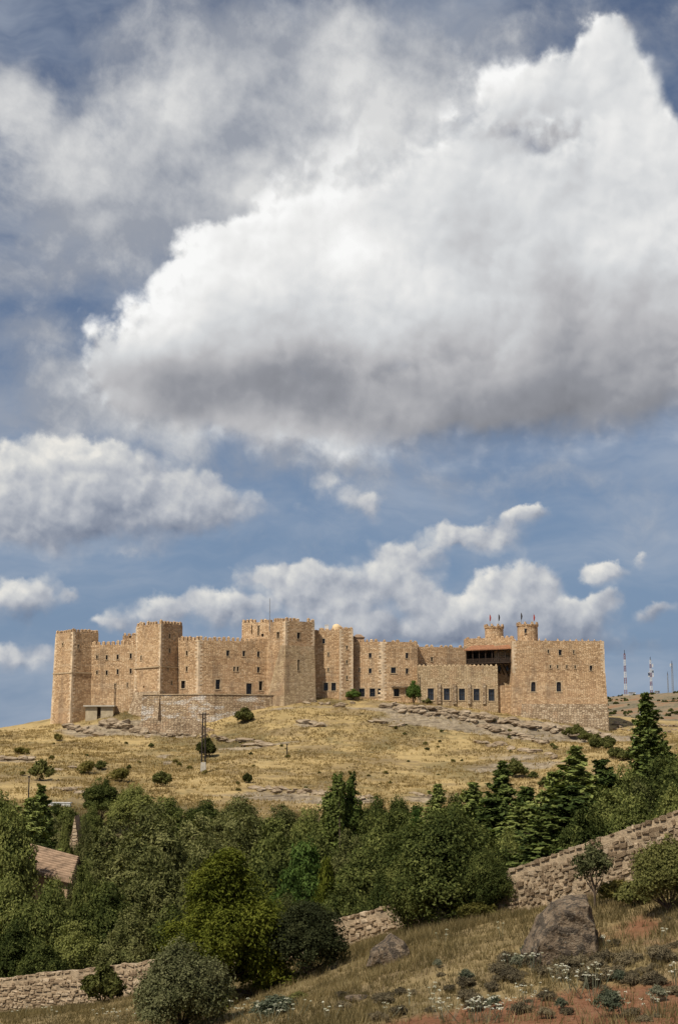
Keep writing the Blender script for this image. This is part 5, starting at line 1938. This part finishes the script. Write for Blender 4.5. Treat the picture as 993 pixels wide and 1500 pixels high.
    mast(916, 952, 1017, 690, 1.1, .6, 7, 'red and white banded lattice mast nearest the castle', ('red_paint', 'white_paint'), 0)
    mast(953.5, 962, 1014, 700, 1.0, .5, 8, 'red and white lattice mast hung with antenna panels', ('red_paint', 'white_paint'), 7)
    mast(985, 968, 1014, 760, .8, .6, 5, 'plain grey mast with a small head at the right edge', ('grey_steel',), 1)
    mast(978, 984, 1014, 800, .6, .4, 4, 'thin faint grey mast between the banded and the plain mast', ('grey_steel',), 0)
    for (px, D, w, h, lab) in ((925, 695, 3.0, 1.6, 'white equipment cabin at the foot of the banded mast'), (962, 705, 2.0, 1.4, 'small white cabin beside the panelled mast'), (942, 520, 3.0, 1.3, 'white van-sized shed beside the far track')):
        g = on_ground(px, D, 0, 1015)
        root = empty('equipment_cabin', tuple(g)); tag(root, lab, 'cabin')
        m = MB(); m.box((0, 0, h / 2 - .3), (w, 2.0, h + .6)); m.build('wall', 'white_paint', root)
        m = MB(); m.box((0, 0, h + .08), (w + .3, 2.3, .15)); m.build('roof', 'concrete', root)
        m = MB(); m.box((w * .2, -1.02, h * .42), (.7, .05, h * .8)); m.build('door', 'grey_steel', root)


build_small()


# ---------------------------------------------------------------- trees and shrubs
def build_trees():
    # near slope, in front of the wall
    tree_at('oak_a', 268, 1374, 50, 128, 'holm_oak', 'grey-green round holm oak standing in front of the tall yellow-green juniper')
    tree_at('oak_b', 452, 1320, 55, 108, 'holm_oak', 'grey-green round holm oak on a short trunk right of the juniper')
    tree_at('juniper', 330, 1242, 56, 300, 'juniper', 'tall bushy yellow-green juniper between the two holm oaks')
    tree_at('oak_dark', 655, 1176, 59.5, 185, 'holm_oak', 'large dark holm oak hiding the middle of the field wall')
    tree_at('oak_dark', 598, 1240, 58.6, 80, 'holm_oak', 'smaller dark holm oak at the left skirt of the large dark one', sink=.3)
    tree_at('oak_dark', 706, 1240, 57.4, 84, 'holm_oak', 'dark holm oak where the broken wall end begins')
    tree_at('oak_green', 975, 1226, 45.5, 98, 'holm_oak', 'green round bush tree standing before the high end of the field wall')
    tree_at('sapling', 868, 1230, 49.5, 62, 'oak_sapling', 'thin open young oak above the big boulder')
    tree_at('shrub_1', 152, 1414, 70.5, 66, 'shrub', 'olive green shrub against the low left end of the field wall', 'shrub')
    tree_at('grey_0', 405, 1458, 47.5, 90, 'shrub', 'pale grey-green shrub at the foot of the juniper', 'shrub')
    tree_at('drygreen', 700, 1322, 56, 60, 'shrub', 'yellowish shrub at the broken wall end', 'shrub')
    tree_at('drygreen', 905, 1288, 50, 60, 'shrub', 'yellowish shrub between sapling and green bush tree', 'shrub')
    tree_at('shrub_0', 925, 1290, 48.5, 50, 'shrub', 'small green shrub at the foot of the green bush tree', 'shrub')
    tree_at('shrub_2', 440, 1452, 49, 30, 'shrub', 'low green shrub under the trunk of the right holm oak', 'shrub')
    # valley: kind, x, top, distance, width
    V = 'valley_%d'
    rows = [
        # far row at the hill foot
        ('valley_0', 150, 1140, 196, 60), ('valley_1', 196, 1148, 190, 78), ('valley_2', 246, 1166, 188, 80), ('valley_1', 100, 1178, 184, 50), ('valley_0', 300, 1172, 190, 80), ('olive_0', 352, 1166, 186, 90), ('olive_1', 412, 1178, 184, 90),
        ('valley_2', 455, 1182, 178, 70), ('valley_0', 550, 1166, 186, 62), ('valley_1', 584, 1164, 188, 56), ('bright', 610, 1180, 178, 60), ('valley_2', 668, 1162, 176, 70), ('conifer_1', 640, 1148, 170, 44),
        ('conifer_0', 692, 1146, 160, 72), ('conifer_2', 735, 1114, 146, 66), ('conifer_1', 772, 1152, 140, 70), ('conifer_2', 842, 1092, 124, 84), ('conifer_1', 812, 1130, 126, 80), ('conifer_0', 880, 1112, 128, 80), ('valley_1', 915, 1120, 146, 90),
        ('valley_2', 968, 1106, 130, 110), ('conifer_2', 945, 1014, 178, 58), ('conifer_1', 972, 1084, 190, 44), ('valley_0', 1000, 1100, 150, 90), ('olive_0', 935, 1140, 112, 90), ('valley_0', 985, 1140, 100, 90),
        ('valley_2', 84, 1176, 196, 40), ('olive_0', 124, 1196, 150, 34), ('valley_1', 96, 1206, 150, 30), ('valley_0', 135, 1180, 182, 50), ('olive_1', 75, 1190, 170, 50), ('valley_2', 78, 1284, 103, 70),
        ('poplar_0', 489, 1141, 162, 31), ('poplar_1', 517, 1142, 164, 26), ('poplar_1', 503, 1158, 168, 22), ('conifer_2', 62, 1150, 150, 50), ('conifer_1', 45, 1168, 140, 60), ('valley_1', 8, 1160, 150, 80), ('valley_0', -20, 1150, 170, 90),
        # middle
        ('olive_0', 222, 1180, 118, 150), ('olive_1', 165, 1200, 122, 120), ('olive_1', 290, 1192, 128, 130), ('olive_0', 350, 1188, 132, 130), ('valley_0', 405, 1200, 128, 120), ('valley_1', 455, 1205, 134, 110),
        ('valley_2', 545, 1192, 138, 110), ('valley_0', 590, 1190, 132, 100), ('olive_1', 510, 1215, 126, 90), ('conifer_0', 720, 1170, 112, 110), ('conifer_1', 770, 1180, 108, 110), ('conifer_0', 835, 1150, 104, 130), ('valley_2', 890, 1150, 100, 120), ('valley_1', 660, 1180, 120, 110),
        ('valley_1', 10, 1175, 112, 110), ('valley_0', 128, 1262, 100, 60),
        # near, just beyond the wall
        ('bright', 447, 1234, 104, 104), ('bright', 424, 1272, 96, 80), ('juniper_b', 478, 1262, 94, 90), ('valley_0', 528, 1240, 100, 120), ('valley_2', 560, 1220, 108, 100), ('valley_1', 395, 1248, 100, 100), ('olive_0', 300, 1230, 98, 120), ('olive_1', 225, 1240, 98, 120),
        ('valley_2', 160, 1290, 94, 110), ('olive_0', 120, 1270, 102, 80), ('valley_0', 70, 1295, 92, 110), ('valley_1', 15, 1280, 96, 110), ('valley_2', 25, 1345, 89, 90), ('valley_0', 110, 1350, 89, 90), ('olive_1', 190, 1330, 88, 100), ('valley_1', 60, 1375, 87, 80),
        ('valley_1', 740, 1215, 88, 100), ('conifer_1', 800, 1195, 86, 110), ('valley_0', 860, 1180, 84, 110), ('valley_2', 930, 1160, 84, 110), ('valley_1', 990, 1150, 80, 100), ('valley_0', 620, 1225, 92, 110), ('valley_2', 500, 1290, 88, 90), ('olive_0', 420, 1310, 86, 90), ('valley_0', 250, 1330, 88, 90), ('valley_1', 330, 1320, 86, 110), ('valley_0', 560, 1280, 84, 70),
    ]
    labs = {'valley': ('valley_tree', 'dark green broad-crowned tree in the wooded valley', 'dark broadleaf trees in the valley'),
            'olive': ('olive_green_tree', 'loose grey-olive tree in the wooded valley', 'grey-olive trees in the valley'),
            'bright': ('leafy_tree', 'fresh light green leafy tree in the wooded valley', 'light green trees in the valley'),
            'poplar': ('poplar_tree', 'slim upright poplar standing above the valley wood', 'poplars in the valley'),
            'conifer': ('conifer_tree', 'dark pointed conifer with upswept boughs in the valley', 'conifers in the valley'),
            'juniper': ('juniper', 'yellow-green bushy tree beyond the field wall beside the light green tree', None)}
    for (k, px, yt, D, w) in rows:
        nm, lab, grp = labs[k.split('_')[0]]
        if k[:6] in ('valley', 'olive_', 'conife'):
            if px < 145 and D < 160:
                wh = 'around the tiled house'
            elif px > 850 and D < 155:
                wh = 'behind the highest stretch of the field wall'
            elif D > 150:
                wh = 'at the foot of the castle hill'
            elif D > 103:
                wh = 'in the middle of the valley wood'
            elif px > 690:
                wh = 'close behind the climbing field wall'
            else:
                wh = 'just beyond the low field wall'
            lab = lab.replace('in the wooded valley', wh).replace('in the valley', wh)
            grp = grp.replace('in the valley', wh)
        if (px, yt) == (945, 1014):
            lab, grp = 'tallest lone conifer spire reaching up before the masts', None
        if k.startswith('conifer'):
            w *= 2.1
        if k.startswith('poplar'):
            w *= 1.45
        tree_at(k, px, yt, D, w, nm, lab, 'tree', grp, .3)
    # shrubs on the dry hillside: kind, x, foot, width, height, label
    H = [('shrub_0', 60, 1144, 31, 33, 'round dark shrub on the left shoulder of the dry hill'), ('shrub_1', 302, 1110, 27, 30, 'round dark shrub beside the twin-legged utility pole'), ('shrub_2', 238, 1152, 27, 24, 'round dark shrub at the top of the wood under the bare track'),
         ('shrub_0', 147, 1128, 19, 15, 'small dark shrub beside yellowish bushes on the left slope'), ('shrub_1', 358, 1060, 27, 24, 'dark shrub against the whitewashed terrace wall'), ('shrub_2', 755, 1140, 30, 30, 'round dark shrub right of the golden grass slope'),
         ('shrub_0', 798, 1153, 18, 16, 'small dark shrub below the round one right of the golden slope'), ('bright', 517, 1026, 20, 18, 'fresh green bush at the foot of the two-bay range'), ('bright', 606, 1034, 20, 38, 'tall green bush at the corner of range and annex'), ('shrub_1', 625, 1031, 15, 10, 'low dark bush under the first glazed bay of the annex'),
         ('shrub_2', 363, 1148, 13, 17, 'small upright shrub beside the pale limestone ledge'), ('drygreen', 32, 1105, 24, 12, 'yellow-green bush on the left crest of the hill'), ('drygreen', 85, 1086, 14, 13, 'small yellow-green bush below the left tower'), ('drygreen', 128, 1135, 26, 22, 'wide yellow-green bush on the left slope'),
         ('drygreen', 176, 1146, 34, 22, 'wide yellow-green bush above the valley trees'), ('shrub_0', 780, 1140, 16, 12, 'low shrub between the two dark shrubs right of the golden slope'), ('shrub_1', 448, 1160, 12, 10, 'tiny dark shrub on the pale limestone ledge'), ('shrub_0', 720, 1060, 10, 12, 'tiny dark shrub on the rocks left of the great tower')]
    for (k, px, yb, w, h, lab) in H:
        g = ground_at(px, yb)
        if g is None:
            continue
        m = g.y / F
        plant(k, g - Vector((0, 0, .25)), h * m * 1.0, w * m * 1.15, 'hill_shrub', lab, 'shrub')
    rng = random.Random(44)
    spots = []
    for k in range(38):
        spots.append((rng.uniform(0, 680), rng.uniform(1090, 1160), rng.uniform(4, 9)))
    for k in range(16):
        spots.append((rng.uniform(560, 830), rng.uniform(1050, 1120), rng.uniform(4, 9)))
    for (px, py, w) in spots:
        g = ground_at(px, py)
        if g is None or g.y < 222:
            continue
        m = g.y / F
        dry = rng.random() < .45
        plant('drygreen' if dry else 'shrub_%d' % rng.randrange(3), g - Vector((0, 0, .1)), w * m * rng.uniform(.6, 1.0), w * m * 1.15, 'scrub_bush',
              'tiny yellowish scrub bush dotted on the dry hillside' if dry else 'tiny dark scrub bush dotted on the dry hillside', 'shrub',
              'yellowish scrub on the hillside' if dry else 'dark scrub on the hillside', parts=False)
    for k in range(16):
        t = (k + .5) / 16
        px, py = 836 + 100 * t + rng.uniform(-6, 6), 1076 + 40 * t + rng.uniform(-4, 8)
        g = ground_at(px, py)
        if g is None:
            continue
        m = g.y / F
        w = rng.uniform(16, 26)
        plant('shrub_%d' % rng.randrange(3), g - Vector((0, 0, .2)), w * m * .75, w * m, 'hill_shrub', 'green shrub in the thicket running down right of the great tower', 'shrub', 'thicket below the great tower')
    # far scrub: a speckle nobody could count
    r2 = np.random.default_rng(8)
    V, Q, off = [], [], 0
    for k in range(170):
        px = r2.uniform(880, 1040); D = r2.uniform(400, 700)
        p = on_ground(px, D, 0, 1040)
        s = r2.uniform(.4, 1.1)
        n = 26
        d = unit(r2.normal(0, 1, (n, 3))); d[:, 2] = abs(d[:, 2])
        C = np.array(p) + d * s * np.array([1, 1, .8])
        v, q = leaves(C, d, s * .55, r2, .7)
        V.append(v); Q.append(q + off); off += len(v)
    me = mesh_np('far_scrub', np.concatenate(V), np.concatenate(Q)); me.materials.append(MAT['leaf_shrub'])
    tag(link('far_scrub', me), 'low scrub speckling the far rise below the masts', 'scrub', kind='stuff')


build_trees()


# ---------------------------------------------------------------- grass, cushions, flowers
def build_cover():
    rng = np.random.default_rng(17)
    # near grass
    n = 98000
    D = 16 + 62 * rng.random(n) ** 0.9
    px = rng.uniform(-240, 1240, n)
    X = (px - 496.5) / F / CP * D * 1.02
    rock, soil, green, far = masks(X, D)
    dens = (0.35 + 0.9 * (fbm(X, D, 2.6, 3, 61) + .45)) * (1 - .88 * soil)
    keep = rng.random(n) < np.clip(dens, .06, 1)
    X, D = X[keep], D[keep]
    Z = height(X, D)
    tall = 0.16 + 0.22 * np.clip(fbm(X, D, 4.0, 3, 62) + .3, 0, 1)
    nb = 6
    m = len(X)
    bx = np.repeat(X, nb) + rng.normal(0, .07, m * nb); by = np.repeat(D, nb) + rng.normal(0, .07, m * nb); bz = np.repeat(Z, nb) - .02
    hh = np.repeat(tall, nb) * rng.uniform(.5, 1.4, m * nb)
    az = rng.uniform(0, 2 * np.pi, m * nb); ln = rng.uniform(.1, .7, m * nb) * hh
    wd = rng.uniform(.008, .018, m * nb)
    w2 = rng.uniform(0, 2 * np.pi, m * nb)
    V = np.stack([np.stack([bx - np.cos(w2) * wd, by - np.sin(w2) * wd, bz], -1), np.stack([bx + np.cos(w2) * wd, by + np.sin(w2) * wd, bz], -1),
                  np.stack([bx + np.cos(az) * ln, by + np.sin(az) * ln, bz + hh], -1)], 1).reshape(-1, 3)
    me = mesh_np('dry_grass', V, np.arange(3 * m * nb).reshape(-1, 3)); me.materials.append(MAT['grass_dry'])
    tag(link('dry_grass', me), 'dry straw grass tufts covering the near slope', 'grass', kind='stuff')
    # hill grass: coarse tufts
    n = 72000
    D = rng.uniform(198, 332, n); px = rng.uniform(-160, 1010, n)
    X = (px - 496.5) / F / CP * D * 1.02
    rock, soil, green, far = masks(X, D)
    keep = rng.random(n) < np.clip((0.5 + fbm(X, D, 6, 3, 71)) * (1 - .8 * rock), 0, 1)
    X, D = X[keep], D[keep]; Z = height(X, D)
    m = len(X); nb = 4
    bx = np.repeat(X, nb) + rng.normal(0, .22, m * nb); by = np.repeat(D, nb) + rng.normal(0, .22, m * nb); bz = np.repeat(Z, nb) - .03
    hh = rng.uniform(.18, .5, m * nb); az = rng.uniform(0, 2 * np.pi, m * nb); ln = rng.uniform(.1, .8, m * nb) * hh; wd = rng.uniform(.05, .12, m * nb); w2 = rng.uniform(0, 2 * np.pi, m * nb)
    V = np.stack([np.stack([bx - np.cos(w2) * wd, by - np.sin(w2) * wd, bz], -1), np.stack([bx + np.cos(w2) * wd, by + np.sin(w2) * wd, bz], -1),
                  np.stack([bx + np.cos(az) * ln, by + np.sin(az) * ln, bz + hh], -1)], 1).reshape(-1, 3)
    me = mesh_np('hill_grass', V, np.arange(3 * m * nb).reshape(-1, 3)); me.materials.append(MAT['grass_hill'])
    tag(link('hill_grass', me), 'golden dry grass tufts covering the castle hill', 'grass', kind='stuff')
    # cushion shrubs of the near slope
    r = random.Random(23)
    spots = []
    for k in range(85):
        px = r.uniform(470, 1000); py = r.uniform(1345, 1498)
        if py < 1500 - (px - 380) * .30:
            continue
        spots.append((px, py, 'thyme_%d' % r.randrange(2), r.uniform(.25, .75)))
    for k in range(34):
        spots.append((r.uniform(690, 980), r.uniform(1405, 1446), 'thyme_%d' % r.randrange(2), r.uniform(.4, 1.0)))
    for (px, py, s) in ((681, 1446, .62), (905, 1440, .5), (960, 1470, .6), (890, 1492, .9), (725, 1480, .5), (820, 1482, .45), (770, 1400, .5), (640, 1420, .4), (760, 1420, .55)):
        spots.append((px, py, 'grey_0', s))
    for (px, py, kd, s) in spots:
        g = ground_at(px, py)
        if g is None or g.y > 60:
            continue
        K = KIND[kd]
        if kd == 'grey_0':
            plant(kd, g - Vector((0, 0, .03)), s * .75, s, 'cushion_shrub', 'pale grey-green cushion plant on the stony near slope', 'shrub', 'pale cushion plants on the near slope', parts=False)
        else:
            plant(kd, g - Vector((0, 0, .05)), K.h * s * r.uniform(.8, 1.2), s, 'cushion_shrub', 'low grey-brown thyme cushion on the stony near slope', 'shrub', 'thyme cushions on the near slope', parts=False)
    # white umbel plants: stems and flower heads
    fl = [(868, 1462, 26, .8, .7), (842, 1456, 16, .6, .6), (775, 1480, 18, .55, .55), (737, 1490, 14, .5, .5), (692, 1499, 26, .6, .5), (655, 1498, 14, .5, .5), (636, 1470, 9, .35, .45), (992, 1452, 16, .5, .6), (965, 1492, 10, .5, .5),
          (905, 1494, 12, .5, .5), (750, 1428, 8, .4, .55), (780, 1426, 12, .5, .5), (815, 1440, 6, .3, .5), (600, 1478, 5, .3, .45), (962, 1385, 4, .3, .4), (885, 1392, 4, .25, .4), (640, 1494, 8, .4, .5), (715, 1500, 16, .5, .55), (560, 1490, 6, .4, .4),
          (80, 1494, 8, .7, .5), (148, 1499, 10, .8, .5), (182, 1500, 10, .8, .5), (35, 1492, 5, .6, .5), (300, 1492, 10, .6, .7), (350, 1499, 14, .7, .6), (390, 1500, 16, .8, .6), (425, 1497, 10, .6, .6), (255, 1500, 8, .5, .6), (480, 1499, 7, .5, .5), (650, 1382, 3, .3, .4), (735, 1372, 4, .3, .4)]
    for (px, py, nh, sp, hh) in fl:
        g = ground_at(px, py)
        if g is None:
            continue
        root = empty('umbel_plant', tuple(g))
        left = px < 500
        tag(root, 'white umbel flowers on thin stalks under the juniper and left wall' if left else 'white umbel flowers on thin stalks on the red soil slope', 'flowering plant', 'white umbel flowers by the juniper' if left else 'white umbel flowers on the red slope')
        st, V, Q, off = MB(), [], [], 0
        for k in range(max(3, int(nh * .75))):
            x, y = r.gauss(0, sp * .5), r.gauss(0, sp * .4)
            z = hh * r.uniform(.6, 1.15)
            st.tube([(x * .4, y * .4, -.05), (x * .8, y * .8, z * .6), (x, y, z)], [.007, .006, .005], 3, cap=False)
            m = 22
            R = r.uniform(.035, .065)
            a = rng.uniform(0, 2 * np.pi, m); q = np.sqrt(rng.random(m)) * R
            C = np.stack([x + np.cos(a) * q, y + np.sin(a) * q, z + .02 - q * q * 5 + rng.normal(0, .006, m)], -1)
            v, f = leaves(C, np.tile([0, 0, 1.0], (m, 1)), .015, rng, .8)
            V.append(v); Q.append(f + off); off += len(v)
        s = st.build('stalk', 'leaf_grey', root); s['kind'] = 'stuff'
        me = mesh_np('flower_head', np.concatenate(V), np.concatenate(Q)); me.materials.append(MAT['petal'])
        o = link('flower_head', me, parent=root); o['kind'] = 'stuff'


build_cover()
